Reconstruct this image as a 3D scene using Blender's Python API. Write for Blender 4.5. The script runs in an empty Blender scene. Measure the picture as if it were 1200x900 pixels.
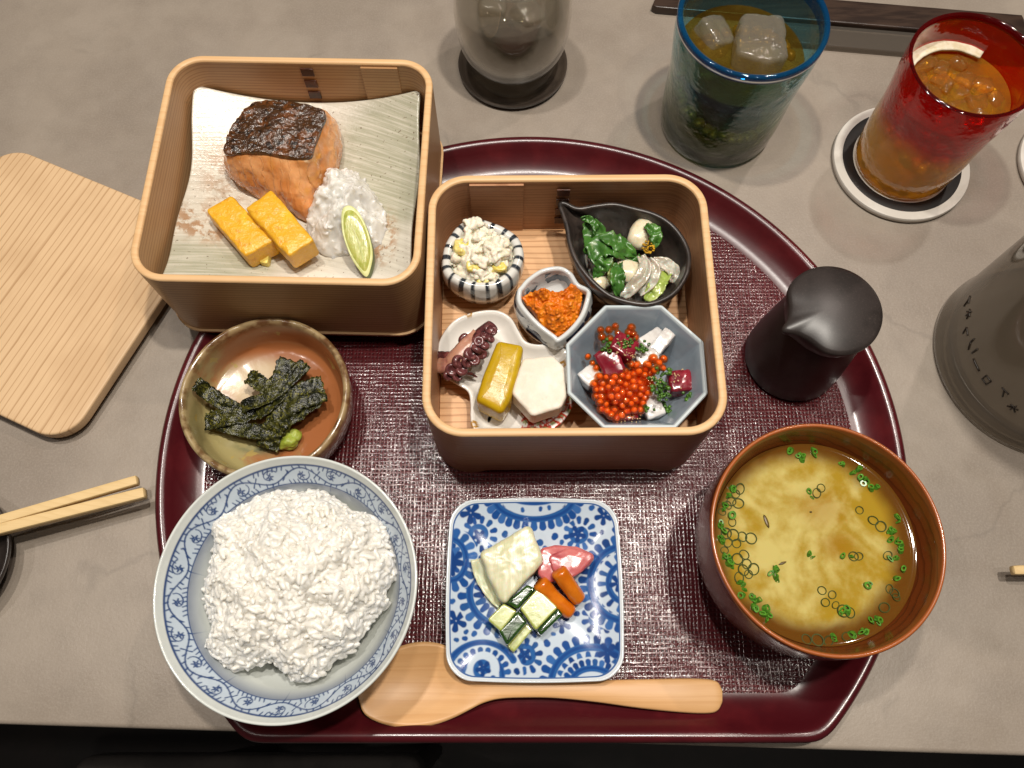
import bpy, bmesh, math, random
import numpy as np
from mathutils import Vector, Matrix, noise, Euler

# ------------------------------------------------------------------ camera, world, lamps, exposure
# All lengths below are in centimetres and scaled by S when meshes are made.
S = 0.01
CAM_H = 45.0                       # phone held 45 cm above the table
PITCH = math.radians(20.0)         # 20 degrees away from straight down
FOCAL = 942.0                      # focal length in photo pixels (1200 wide)
scene = bpy.context.scene
COL = scene.collection
cam_data = bpy.data.cameras.new('camera')
cam_data.sensor_width = 36.0
cam_data.lens = FOCAL / 1200.0 * 36.0
cam_data.clip_start = 0.01
cam_data.clip_end = 50.0
cam = bpy.data.objects.new('camera', cam_data)
cam.location = (0, 0, CAM_H * S)
cam.rotation_euler = (PITCH, 0, 0)
COL.objects.link(cam)
scene.camera = cam

world = bpy.data.worlds.new('World')
scene.world = world
world.use_nodes = True
world.node_tree.nodes['Background'].inputs['Color'].default_value = (1.0, 0.91, 0.82, 1)
world.node_tree.nodes['Background'].inputs['Strength'].default_value = 0.05

LAMPS = [  # x, y, z (cm), watts, diameter (cm), colour: restaurant ceiling spots
    (26, 25, 150, 15.0, 5.5, (1.0, 0.93, 0.83)),
    (44, -2, 150, 3.0, 4.5, (1.0, 0.93, 0.83)),
    (-24, 42, 150, 10.5, 5.5, (1.0, 0.94, 0.86)),
    (62, 84, 150, 5.0, 5.0, (1.0, 0.87, 0.78)),
    (2, 27, 155, 3.0, 9.0, (1.0, 0.95, 0.88)),
    (-74, 14, 150, 2.5, 5.0, (1.0, 0.90, 0.82)),
]
for lx, ly, lz, w, dia, c in LAMPS:
    ld = bpy.data.lights.new('ceiling_spot', 'AREA')
    ld.shape = 'DISK'
    ld.size = dia * S
    ld.energy = w
    ld.color = c
    lo = bpy.data.objects.new('ceiling_spot', ld)
    lo.location = (lx * S, ly * S, lz * S)
    d = Vector((2 * S, 16 * S, 0)) - lo.location
    lo.rotation_euler = d.to_track_quat('-Z', 'Y').to_euler()
    COL.objects.link(lo)

scene.view_settings.view_transform = 'Standard'
scene.view_settings.look = 'None'
scene.view_settings.gamma = 1.0
scene.view_settings.exposure = 0.0
scene.view_settings.use_curve_mapping = False
scene.render.engine = 'CYCLES'
scene.cycles.max_bounces = 12
scene.cycles.diffuse_bounces = 6
scene.cycles.transparent_max_bounces = 24
scene.cycles.caustics_reflective = False
scene.cycles.caustics_refractive = False
scene.cycles.sample_clamp_indirect = 4.0
scene.cycles.use_denoising = True

# ------------------------------------------------------------------ helpers
def at(px, py, z):
    """photo pixel -> world x, y (cm) of the point at height z."""
    v = 450.0 - py
    D = CAM_H - z
    Y = D * math.tan(PITCH + math.atan(v / FOCAL))
    return ((px - 600.0) * (Y * math.sin(PITCH) + D * math.cos(PITCH)) / FOCAL, Y)

def pts(l, z):
    return [at(x, y, z) for x, y in l]

def srgb(h):
    if isinstance(h, str):
        h = h.lstrip('#')
        c = [int(h[i:i + 2], 16) / 255.0 for i in (0, 2, 4)]
    else:
        return tuple(h[:3])
    return tuple(x / 12.92 if x <= 0.04045 else ((x + 0.055) / 1.055) ** 2.4 for x in c)

def fbm(x, y, z, o=3):
    return noise.fractal(Vector((x, y, z)), 1.0, 2.0, o)

def smooth_closed(p, n=160):
    """Catmull-Rom through closed 2-D points, resampled evenly to n points."""
    p = np.array(p, float)
    m = len(p)
    out = []
    for i in range(m):
        p0, p1, p2, p3 = p[i - 1], p[i], p[(i + 1) % m], p[(i + 2) % m]
        for t in np.linspace(0, 1, 24, endpoint=False):
            out.append(0.5 * ((2 * p1) + (-p0 + p2) * t + (2 * p0 - 5 * p1 + 4 * p2 - p3) * t * t + (-p0 + 3 * p1 - 3 * p2 + p3) * t ** 3))
    return resample(np.array(out), n)

def resample(o, n):
    o = np.array(o, float)
    q = np.vstack([o, o[:1]])
    d = np.concatenate([[0], np.cumsum(np.hypot(*(q[1:] - q[:-1]).T))])
    t = np.linspace(0, d[-1], n, endpoint=False)
    return np.stack([np.interp(t, d, q[:, 0]), np.interp(t, d, q[:, 1])], 1)

def ccw(o):
    x, y = o[:, 0], o[:, 1]
    a = np.sum(x * np.roll(y, -1) - np.roll(x, -1) * y)
    return o if a > 0 else o[::-1].copy()

def round_poly(p, r, n=160):
    """polygon with corners rounded by radius r."""
    p = np.array(p, float)
    m = len(p)
    out = []
    for i in range(m):
        a, b, c = p[i - 1], p[i], p[(i + 1) % m]
        u = (a - b) / np.linalg.norm(a - b)
        w = (c - b) / np.linalg.norm(c - b)
        ang = math.acos(np.clip(np.dot(u, w), -1, 1))
        t = r / math.tan(ang / 2)
        t = min(t, 0.49 * np.linalg.norm(a - b), 0.49 * np.linalg.norm(c - b))
        s, e = b + u * t, b + w * t
        for k in np.linspace(0, 1, 12):
            out.append((1 - k) ** 2 * s + 2 * k * (1 - k) * (b * 0.72 + (s + e) * 0.14) + k * k * e)
    return resample(np.array(out), n)

def rrect(w, d, r, n=160):
    o = []
    for cx, cy, a0 in ((w / 2 - r, d / 2 - r, 0), (-w / 2 + r, d / 2 - r, 90), (-w / 2 + r, -d / 2 + r, 180), (w / 2 - r, -d / 2 + r, 270)):
        for k in range(13):
            a = math.radians(a0 + 90 * k / 12)
            o.append((cx + r * math.cos(a), cy + r * math.sin(a)))
    return resample(np.array(o), n)

def inset(o, d):
    """offset a closed ccw outline inward by d."""
    t = np.roll(o, -1, 0) - np.roll(o, 1, 0)
    t /= np.maximum(np.linalg.norm(t, axis=1, keepdims=True), 1e-9)
    nrm = np.stack([-t[:, 1], t[:, 0]], 1)
    return o + nrm * d

def ring(o, z):
    o = np.asarray(o, float)
    if np.isscalar(z):
        z = np.full(len(o), z)
    return np.column_stack([o, z])

def loft(rings, cap0=False, cap1=False):
    """quads between rings of equal length; optional fan caps."""
    N = len(rings[0])
    V = [tuple(v) for r in rings for v in r]
    F = []
    for k in range(len(rings) - 1):
        a, b = k * N, (k + 1) * N
        for i in range(N):
            j = (i + 1) % N
            F.append((a + i, a + j, b + j, b + i))
    if cap0:
        c = len(V); V.append(tuple(np.mean(rings[0], 0)))
        for i in range(N): F.append((c, (i + 1) % N, i))
    if cap1:
        c = len(V); V.append(tuple(np.mean(rings[-1], 0)))
        b = (len(rings) - 1) * N
        for i in range(N): F.append((c, b + i, b + (i + 1) % N))
    return V, F

def lathe(profile, seg=96, cx=0, cy=0, cap0=False, cap1=False):
    a = np.linspace(0, 2 * math.pi, seg, endpoint=False)
    return loft([np.column_stack([cx + r * np.cos(a), cy + r * np.sin(a), np.full(seg, z)]) for r, z in profile], cap0, cap1)

def slab(o, z0, z1, r=0.15, steps=4, taper=0.0):
    """solid of outline o between z0 and z1 with rounded edges."""
    o = ccw(np.asarray(o, float))
    R = []
    for k in range(steps + 1):
        a = math.pi / 2 * k / steps
        R.append(ring(inset(o, r * (1 - math.sin(a)) + taper * 0), z0 + r * (1 - math.cos(a))))
    for k in range(steps + 1):
        a = math.pi / 2 * k / steps
        R.append(ring(inset(o, r * (1 - math.cos(a)) + taper), z1 - r * (1 - math.sin(a))))
    c = R[-1][:, :2].mean(0)
    R.append(ring(c + (R[-1][:, :2] - c) * .93, z1))
    R.append(ring(c + (R[-1][:, :2] - c) * .5, z1))
    return loft(R, True, True)

def heap(o, z_edge, dome, amp, freq, seed, K=24, power=1.0, edge_amp=0.0, zbot=None):
    """lumpy pile filling outline o (closed below when zbot is given)."""
    o = ccw(np.asarray(o, float))
    c = o.mean(0)
    R = []
    if zbot is not None:
        R.append(ring(c + (o - c) * 0.93, zbot))
    for k in range(K):
        s = 1 - k / K
        q = c + (o - c) * s
        if edge_amp:
            q = np.array([(x + edge_amp * s * fbm(x * freq, y * freq, seed + 7.1), y + edge_amp * s * fbm(x * freq, y * freq, seed + 13.7)) for x, y in q])
        z = [z_edge + dome * (1 - s ** 2) ** power + amp * min(1, (1 - s) * 4 + 0.15) * fbm(x * freq, y * freq, seed, 4) for x, y in q]
        R.append(ring(q, np.array(z)))
    return loft(R, zbot is not None, True)

_ico = {}
def ico(sub):
    if sub not in _ico:
        bm = bmesh.new()
        bmesh.ops.create_icosphere(bm, subdivisions=sub, radius=1)
        bm.verts.ensure_lookup_table()
        _ico[sub] = (np.array([v.co[:] for v in bm.verts]), [tuple(v.index for v in f.verts) for f in bm.faces])
        bm.free()
    return _ico[sub]

def blob(c, r, amp=0.1, freq=1.0, seed=0, sub=3, rot=None, box=0.0):
    """noisy ellipsoid; box>0 pushes it towards a rounded block."""
    V, F = ico(sub)
    V = V.copy()
    if box:
        m = np.max(np.abs(V), axis=1, keepdims=True)
        V = V * (1 - box) + V / m * box * 0.86
    V = V * np.array(r if hasattr(r, '__len__') else (r, r, r))
    if amp:
        nn = V / np.linalg.norm(V, axis=1, keepdims=True)
        d = np.array([amp * fbm(x * freq + seed * 3.1, y * freq, z * freq + seed) for x, y, z in V])
        V = V + nn * d[:, None]
    if rot is not None:
        V = V @ np.array(Euler([math.radians(a) for a in rot]).to_matrix()).T
    V = V + np.array(c)
    return [tuple(v) for v in V], F

def join(*ms):
    V, F = [], []
    for v, f in ms:
        b = len(V)
        V += list(v)
        F += [tuple(i + b for i in q) for q in f]
    return V, F

def box(c, s, rot=0.0):
    x, y, z = s[0] / 2, s[1] / 2, s[2] / 2
    V = [(-x, -y, -z), (x, -y, -z), (x, y, -z), (-x, y, -z), (-x, -y, z), (x, -y, z), (x, y, z), (-x, y, z)]
    a = math.radians(rot)
    V = [(c[0] + p[0] * math.cos(a) - p[1] * math.sin(a), c[1] + p[0] * math.sin(a) + p[1] * math.cos(a), c[2] + p[2]) for p in V]
    return V, [(3, 2, 1, 0), (4, 5, 6, 7), (0, 1, 5, 4), (1, 2, 6, 5), (2, 3, 7, 6), (3, 0, 4, 7)]

def tube(path, rad, seg=12, caps=True):
    P = np.array(path, float)
    n = len(P)
    rad = np.full(n, rad) if np.isscalar(rad) else np.array(rad)
    R = []
    for i in range(n):
        t = P[min(i + 1, n - 1)] - P[max(i - 1, 0)]
        t /= np.linalg.norm(t)
        up = np.array([0, 0, 1.0]) if abs(t[2]) < 0.9 else np.array([1.0, 0, 0])
        a = np.cross(t, up); a /= np.linalg.norm(a)
        b = np.cross(a, t)
        R.append(np.array([P[i] + rad[i] * (math.cos(q) * a + math.sin(q) * b) for q in np.linspace(0, -2 * math.pi, seg, endpoint=False)]))
    return loft(R, caps, caps)

def curve3(p, n=40):
    """open Catmull-Rom in 3-D."""
    p = np.array(p, float)
    q = np.vstack([2 * p[0] - p[1], p, 2 * p[-1] - p[-2]])
    out = []
    m = len(p) - 1
    for t in np.linspace(0, m - 1e-6, n):
        i = int(t); f = t - i
        p0, p1, p2, p3 = q[i], q[i + 1], q[i + 2], q[i + 3]
        out.append(0.5 * ((2 * p1) + (-p0 + p2) * f + (2 * p0 - 5 * p1 + 4 * p2 - p3) * f * f + (-p0 + 3 * p1 - 3 * p2 + p3) * f ** 3))
    return np.array(out)

def ribbon(path, width, n=36, m=9, cup=0.0, wob=0.0, seed=0, rag=0.0, twist=0.0):
    """thin leaf or strip along a 3-D path; width is a number or a function of t in 0..1."""
    P = curve3(path, n)
    V, F = [], []
    for i in range(n):
        t = P[min(i + 1, n - 1)] - P[max(i - 1, 0)]
        t /= np.linalg.norm(t)
        s = np.cross(t, [0, 0, 1.0]); s /= max(np.linalg.norm(s), 1e-6)
        u = np.cross(s, t)
        a = math.radians(twist) * (i / (n - 1) - 0.5)
        s, u = s * math.cos(a) + u * math.sin(a), u * math.cos(a) - s * math.sin(a)
        w = width(i / (n - 1)) if callable(width) else width
        for j in range(m):
            k = 2 * j / (m - 1) - 1
            e = 1 + rag * fbm(i * 0.45, k * 2, seed + 3) * (1 if abs(k) > 0.9 else 0.3)
            q = P[i] + s * (k * w / 2 * e) + u * (cup * k * k * w + wob * fbm(i * 0.16, k * 1.3, seed))
            if rag and i in (0, n - 1):
                q = q + t * rag * 0.5 * fbm(j * 0.9, 4, seed)
            V.append(tuple(q))
    for i in range(n - 1):
        for j in range(m - 1):
            a = i * m + j
            F.append((a, a + 1, a + m + 1, a + m))
    return V, F

def scatter(surf, n, proto, size, seed, jit=0.5, lift=0.0, stretch=(1, 1, 1), keep=None):
    """n small copies of proto laid over the faces of surf, joined into one mesh."""
    rnd = random.Random(seed)
    V, F = surf
    V = np.array(V)
    pv, pf = proto
    pv = np.array(pv)
    OV, OF = [], []
    areas = []
    for f in F:
        a, b, c = V[f[0]], V[f[1]], V[f[2]]
        areas.append(np.linalg.norm(np.cross(b - a, c - a)) + 1e-9)
    idx = rnd.choices(range(len(F)), weights=areas, k=n)
    for k in idx:
        f = F[k]
        w = [rnd.random() for _ in f]
        sw = sum(w)
        p = sum(V[i] * (x / sw) for i, x in zip(f, w))
        if keep and not keep(p):
            continue
        nn = np.cross(V[f[1]] - V[f[0]], V[f[2]] - V[f[0]])
        nn = Vector(nn).normalized() if np.linalg.norm(nn) > 1e-9 else Vector((0, 0, 1))
        if nn.z < 0: nn = -nn
        nn = (nn + Vector((rnd.uniform(-jit, jit), rnd.uniform(-jit, jit), rnd.uniform(-jit, jit)))).normalized()
        q = nn.to_track_quat('Z', 'Y').to_matrix() @ Matrix.Rotation(rnd.uniform(0, 6.283), 3, 'Z')
        s = rnd.uniform(*size)
        m = np.array(q) * s
        vv = (pv * np.array(stretch)) @ m.T + p + np.array(nn) * lift
        b = len(OV)
        OV += [tuple(x) for x in vv]
        OF += [tuple(i + b for i in q2) for q2 in pf]
    return OV, OF

def make_mesh(name, vf, mat, origin=(0, 0, 0), smooth=True, angle=50, paint=None):
    V, F = vf
    me = bpy.data.meshes.new(name)
    A = (np.array(V, float) - np.array(origin)) * S
    me.from_pydata(A.tolist(), [], F)
    me.update()
    if smooth:
        me.polygons.foreach_set('use_smooth', [True] * len(me.polygons))
        if angle < 180:
            me.set_sharp_from_angle(angle=math.radians(angle))
    if paint is not None:
        ca = me.color_attributes.new('paint', 'FLOAT_COLOR', 'POINT')
        c = np.ones((len(V), 4), np.float32)
        c[:, :3] = paint
        ca.data.foreach_set('color', c.ravel())
    if mat is not None:
        me.materials.append(mat)
    return me

def tag(o, label=None, cat=None, group=None, kind=None):
    if label: o['label'] = label
    if cat: o['category'] = cat
    if group: o['group'] = group
    if kind: o['kind'] = kind
    return o

def thing(name, label, cat, loc, rotz=0.0, group=None):
    o = bpy.data.objects.new(name, None)
    o.empty_display_size = 0.01
    o.location = Vector(loc) * S
    o.rotation_euler = (0, 0, math.radians(rotz))
    COL.objects.link(o)
    o['_org'] = list(map(float, loc))
    return tag(o, label, cat, group)

def part(parent, name, vf, mat, local=False, solid=0.0, label=None, kind=None, **kw):
    """a mesh under a thing; coordinates are world cm unless local."""
    top = parent
    while top.parent: top = top.parent
    org = (0, 0, 0) if local else tuple(top['_org'])
    o = bpy.data.objects.new(name, make_mesh(name, vf, mat, org, **kw))
    COL.objects.link(o)
    o.parent = parent
    if solid:
        md = o.modifiers.new('thickness', 'SOLIDIFY'); md.thickness = solid * S; md.offset = 0
    if label: o['label'] = label
    if kind: o['kind'] = kind
    return o

def solo(name, vf, mat, label, cat, loc, group=None, kind=None, solid=0.0, **kw):
    """a thing that is one mesh; its origin stands at loc (world cm)."""
    o = bpy.data.objects.new(name, make_mesh(name, vf, mat, loc, **kw))
    o.location = Vector(loc) * S
    COL.objects.link(o)
    o['_org'] = list(map(float, loc))
    if solid:
        md = o.modifiers.new('thickness', 'SOLIDIFY'); md.thickness = solid * S; md.offset = 0
    return tag(o, label, cat, group, kind)

def fuse(o, voxel, smooth=0):
    """melt overlapping grains or crumbs of a mesh into one skin."""
    md = o.modifiers.new('fuse', 'REMESH')
    md.mode = 'VOXEL'
    md.voxel_size = voxel * S
    md.use_smooth_shade = True
    if smooth:
        sm = o.modifiers.new('soften', 'SMOOTH'); sm.factor = 0.5; sm.iterations = smooth
    return o

# ------------------------------------------------------------------ materials
class NT:
    def __init__(self, name):
        self.m = bpy.data.materials.new(name)
        self.m.use_nodes = True
        self.t = self.m.node_tree
        self.t.nodes.clear()
        self.out = self.t.nodes.new('ShaderNodeOutputMaterial')
        self.co = None
    def n(self, kind, **kw):
        nd = self.t.nodes.new(kind)
        for k, v in kw.items():
            setattr(nd, k, v)
        return nd
    def l(self, a, b):
        self.t.links.new(a, b)
    def coords(self):
        if self.co is None:
            self.co = self.n('ShaderNodeTexCoord').outputs['Object']
        return self.co
    def mapped(self, scale, rot=(0, 0, 0), loc=(0, 0, 0)):
        mp = self.n('ShaderNodeMapping')
        if not hasattr(scale, '__len__'): scale = (scale,) * 3
        mp.inputs['Scale'].default_value = [s * 100 for s in scale]   # per cm
        mp.inputs['Rotation'].default_value = [math.radians(a) for a in rot]
        mp.inputs['Location'].default_value = loc
        self.l(self.coords(), mp.inputs['Vector'])
        return mp.outputs['Vector']
    def noise(self, scale, detail=3, rough=0.55, loc=(0, 0, 0), dist=0.0, rot=(0, 0, 0)):
        t = self.n('ShaderNodeTexNoise')
        t.inputs['Scale'].default_value = 1.0
        t.inputs['Detail'].default_value = detail
        t.inputs['Roughness'].default_value = rough
        t.inputs['Distortion'].default_value = dist
        self.l(self.mapped(scale, rot, loc), t.inputs['Vector'])
        return t.outputs['Fac']
    def ramp(self, fac, lo, hi, a=0.0, b=1.0):
        r = self.n('ShaderNodeMapRange')
        r.interpolation_type = 'SMOOTHSTEP'
        r.inputs['From Min'].default_value = lo
        r.inputs['From Max'].default_value = hi
        r.inputs['To Min'].default_value = a
        r.inputs['To Max'].default_value = b
        self.l(fac, r.inputs['Value'])
        return r.outputs['Result']
    def math(self, op, a, b=None, c=None):
        m = self.n('ShaderNodeMath', operation=op)
        for i, x in enumerate((a, b, c)):
            if x is None: continue
            if isinstance(x, (int, float)): m.inputs[i].default_value = x
            else: self.l(x, m.inputs[i])
        return m.outputs[0]
    def mix(self, fac, a, b, mode='MIX'):
        m = self.n('ShaderNodeMix', data_type='RGBA', blend_type=mode)
        if isinstance(fac, (int, float)): m.inputs[0].default_value = fac
        else: self.l(fac, m.inputs[0])
        for i, x in ((6, a), (7, b)):
            if isinstance(x, (tuple, list)): m.inputs[i].default_value = (*x[:3], 1)
            else: self.l(x, m.inputs[i])
        return m.outputs[2]
    def xyz(self):
        s = self.n('ShaderNodeSeparateXYZ')
        self.l(self.coords(), s.inputs[0])
        return [self.math('MULTIPLY', o, 100.0) for o in s.outputs]   # cm
    def dist(self, cx, cy, cz=None, sx=1, sy=1, sz=1):
        x, y, z = self.xyz()
        a = self.math('POWER', self.math('MULTIPLY', self.math('SUBTRACT', x, cx), 1 / sx), 2)
        b = self.math('POWER', self.math('MULTIPLY', self.math('SUBTRACT', y, cy), 1 / sy), 2)
        s = self.math('ADD', a, b)
        if cz is not None:
            s = self.math('ADD', s, self.math('POWER', self.math('MULTIPLY', self.math('SUBTRACT', z, cz), 1 / sz), 2))
        return self.math('SQRT', s)
    def bump(self, h, strength=0.3, dist=0.05, prev=None):
        b = self.n('ShaderNodeBump')
        b.inputs['Strength'].default_value = strength
        b.inputs['Distance'].default_value = dist * S
        self.l(h, b.inputs['Height'])
        if prev is not None: self.l(prev, b.inputs['Normal'])
        return b.outputs['Normal']
    def principled(self, color, rough=0.5, normal=None, **kw):
        p = self.n('ShaderNodeBsdfPrincipled')
        if isinstance(color, (tuple, list)): p.inputs['Base Color'].default_value = (*color[:3], 1)
        else: self.l(color, p.inputs['Base Color'])
        if isinstance(rough, (int, float)): p.inputs['Roughness'].default_value = rough
        else: self.l(rough, p.inputs['Roughness'])
        names = dict(spec='Specular IOR Level', coat='Coat Weight', coat_rough='Coat Roughness', sss='Subsurface Weight',
                     sss_scale='Subsurface Scale', trans='Transmission Weight', ior='IOR', metal='Metallic', sheen='Sheen Weight')
        for k, v in kw.items():
            if k == 'sss_rad': p.inputs['Subsurface Radius'].default_value = v
            elif isinstance(v, (int, float)): p.inputs[names[k]].default_value = v
            else: self.l(v, p.inputs[names[k]])
        if normal is not None:
            self.l(normal, p.inputs['Normal'])
            self.l(normal, p.inputs['Coat Normal'])
        self.l(p.outputs[0], self.out.inputs['Surface'])
        return p

def mat(name, col, rough=0.5, layers=(), bump=(), attr=False, rvar=None, **kw):
    """principled material: layers = (colour, scale per cm, lo, hi[, strength]); bump = (scale, strength, depth cm[, detail])."""
    t = NT(name)
    if attr:
        a = t.n('ShaderNodeAttribute'); a.attribute_name = 'paint'
        c = a.outputs['Color']
    else:
        c = srgb(col)
    for k, ly in enumerate(layers):
        f = t.ramp(t.noise(ly[1], 4, 0.6, (k * 17.3 + 3, k * 5.1, k * 9.7)), ly[2], ly[3], 0.0, ly[4] if len(ly) > 4 else 1.0)
        c = t.mix(f, c, srgb(ly[0]))
    nrm = None
    for k, b in enumerate(bump):
        nrm = t.bump(t.noise(b[0], b[3] if len(b) > 3 else 3, 0.6, (k * 7.7, 2.2, k)), b[1], b[2], nrm)
    if rvar:
        rough = t.ramp(t.noise(rvar[0], 3), 0.35, 0.65, rvar[1], rvar[2])
    t.principled(c, rough, nrm, **kw)
    return t.m

def wood(name, light, dark, across, spacing, rough=0.45, rot=0.0, line=0.75, contrast=1.0, spec=0.35, streak=0.5, bend=0.25, width=0.5, wander=4):
    """straight-grained wood: growth lines across the given axis ('X','Y','Z'), spacing in cm."""
    t = NT(name)
    v = t.mapped(1.0, (0, 0, rot))
    s = t.n('ShaderNodeSeparateXYZ'); t.l(v, s.inputs[0])
    a = s.outputs['XYZ'.index(across)]
    sc = {'X': (1.1, .05, .05), 'Y': (.05, 1.1, .05), 'Z': (.05, .05, 1.1)}[across]
    n1 = t.noise(sc, 2, 0.5, (4.3, 1.1, 8.2), rot=(0, 0, rot))
    n2 = t.noise(0.35, 2, 0.5, (1, 7, 3))
    a = t.math('ADD', a, t.math('MULTIPLY', n1, spacing * wander))
    a = t.math('ADD', a, t.math('MULTIPLY', n2, bend))
    f = t.math('FRACT', t.math('MULTIPLY', a, 1.0 / spacing))
    ln = t.math('MULTIPLY', t.ramp(f, line + .15 - width, line + 0.15), t.ramp(f, 0.93, 1.0, 1.0, 0.0))
    fs = {'X': (14, .5, .5), 'Y': (.5, 14, .5), 'Z': (.5, .5, 14)}[across]
    fine = t.noise(fs, 3, 0.6, rot=(0, 0, rot))
    big = t.noise(0.25, 3, 0.5, (9, 2, 2))
    c = t.mix(t.math('MULTIPLY', ln, contrast), srgb(light), srgb(dark))
    c = t.mix(t.ramp(fine, 0.35, 0.75, 0.0, streak * 0.5), c, srgb(dark))
    c = t.mix(t.ramp(big, 0.4, 0.7, 0.0, 0.25), c, srgb(dark))
    nb = t.bump(t.math('SUBTRACT', 0.0, ln), 0.25, 0.006)
    nb = t.bump(fine, 0.1, 0.004, nb)
    t.principled(c, rough, nb, spec=spec)
    return t.m

def thin_glass(name, tint, gloss_rough=0.03, bump=(), tint2=None, z0=0, z1=1, swirl=0.0, diffuse=0.0, dcol='888888', refl=1.0):
    """thin-walled clear or tinted glass: tinted transmission plus Schlick reflection; optional second tint towards the foot."""
    t = NT(name)
    nrm = None
    for k, b in enumerate(bump):
        nrm = t.bump(t.noise(b[0], 2, 0.5, (k * 3.3, 1, 2)), b[1], b[2], nrm)
    c = srgb(tint)
    if tint2 is not None:
        x, y, z = t.xyz()
        zz = t.math('ADD', z, t.math('MULTIPLY', t.math('SUBTRACT', t.noise(0.3, 3, 0.5, dist=1.2), 0.5), swirl))
        c = t.mix(t.ramp(zz, z0, z1), srgb(tint2), srgb(tint))
    tr = t.n('ShaderNodeBsdfTransparent')
    if isinstance(c, tuple): tr.inputs[0].default_value = (*c, 1)
    else: t.l(c, tr.inputs[0])
    gl = t.n('ShaderNodeBsdfGlossy'); gl.inputs['Roughness'].default_value = gloss_rough
    gl.inputs['Color'].default_value = (refl, refl, refl, 1)
    lw = t.n('ShaderNodeLayerWeight'); lw.inputs['Blend'].default_value = 0.5
    if nrm is not None:
        t.l(nrm, gl.inputs['Normal']); t.l(nrm, lw.inputs['Normal'])
    f = t.math('ADD', t.math('MULTIPLY', t.math('POWER', lw.outputs['Facing'], 4.0), 0.9), 0.045)
    base = tr.outputs[0]
    if diffuse:
        df = t.n('ShaderNodeBsdfDiffuse')
        if isinstance(dcol, tuple): dc = t.mix(t.ramp(zz, z0, z1), srgb(dcol[1]), srgb(dcol[0]))
        else: dc = srgb(dcol) if dcol != 'tint' else c
        if isinstance(dc, tuple): df.inputs[0].default_value = (*dc, 1)
        else: t.l(dc, df.inputs[0])
        tl = t.n('ShaderNodeBsdfTranslucent')
        if isinstance(dc, tuple): tl.inputs[0].default_value = (*dc, 1)
        else: t.l(dc, tl.inputs[0])
        dt = t.n('ShaderNodeMixShader'); dt.inputs[0].default_value = 0.5
        t.l(df.outputs[0], dt.inputs[1]); t.l(tl.outputs[0], dt.inputs[2])
        ms = t.n('ShaderNodeMixShader'); ms.inputs[0].default_value = diffuse
        t.l(base, ms.inputs[1]); t.l(dt.outputs[0], ms.inputs[2])
        base = ms.outputs[0]
    mx = t.n('ShaderNodeMixShader')
    t.l(f, mx.inputs[0]); t.l(base, mx.inputs[1]); t.l(gl.outputs[0], mx.inputs[2])
    t.l(mx.outputs[0], t.out.inputs['Surface'])
    return t.m

class Paint:
    """flat colour print laid over vertex positions (print coordinates X, Y)."""
    def __init__(self, X, Y, base, soft):
        self.X, self.Y, self.soft = np.asarray(X), np.asarray(Y), soft
        self.c = np.tile(np.array(srgb(base)), (len(self.X), 1))
        self.ink = np.zeros(len(self.X))
    def put(self, d, col, ink=1.0):
        a = np.clip(0.5 - d / self.soft, 0, 1)
        i = a > 0
        self.c[i] += (np.array(srgb(col)) - self.c[i]) * a[i, None]
        self.ink[i] += (ink - self.ink[i]) * a[i]
    def ell(self, cx, cy, rx, ry, col, ang=0.0, ink=1.0):
        ca, sa = math.cos(math.radians(ang)), math.sin(math.radians(ang))
        x, y = self.X - cx, self.Y - cy
        u, v = x * ca + y * sa, -x * sa + y * ca
        self.put((np.sqrt((u / rx) ** 2 + (v / ry) ** 2) - 1) * min(rx, ry), col, ink)
    def cap(self, x0, y0, x1, y1, w, col, w1=None):
        dx, dy = x1 - x0, y1 - y0
        L = dx * dx + dy * dy + 1e-12
        t = np.clip(((self.X - x0) * dx + (self.Y - y0) * dy) / L, 0, 1)
        ww = w if w1 is None else w + (w1 - w) * t
        self.put(np.hypot(self.X - x0 - t * dx, self.Y - y0 - t * dy) - ww, col)
    def line(self, p, w, col):
        d = None
        for (x0, y0), (x1, y1) in zip(p[:-1], p[1:]):
            dx, dy = x1 - x0, y1 - y0
            L = dx * dx + dy * dy + 1e-12
            t = np.clip(((self.X - x0) * dx + (self.Y - y0) * dy) / L, 0, 1)
            q = np.hypot(self.X - x0 - t * dx, self.Y - y0 - t * dy)
            d = q if d is None else np.minimum(d, q)
        self.put(d - w, col)
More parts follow.
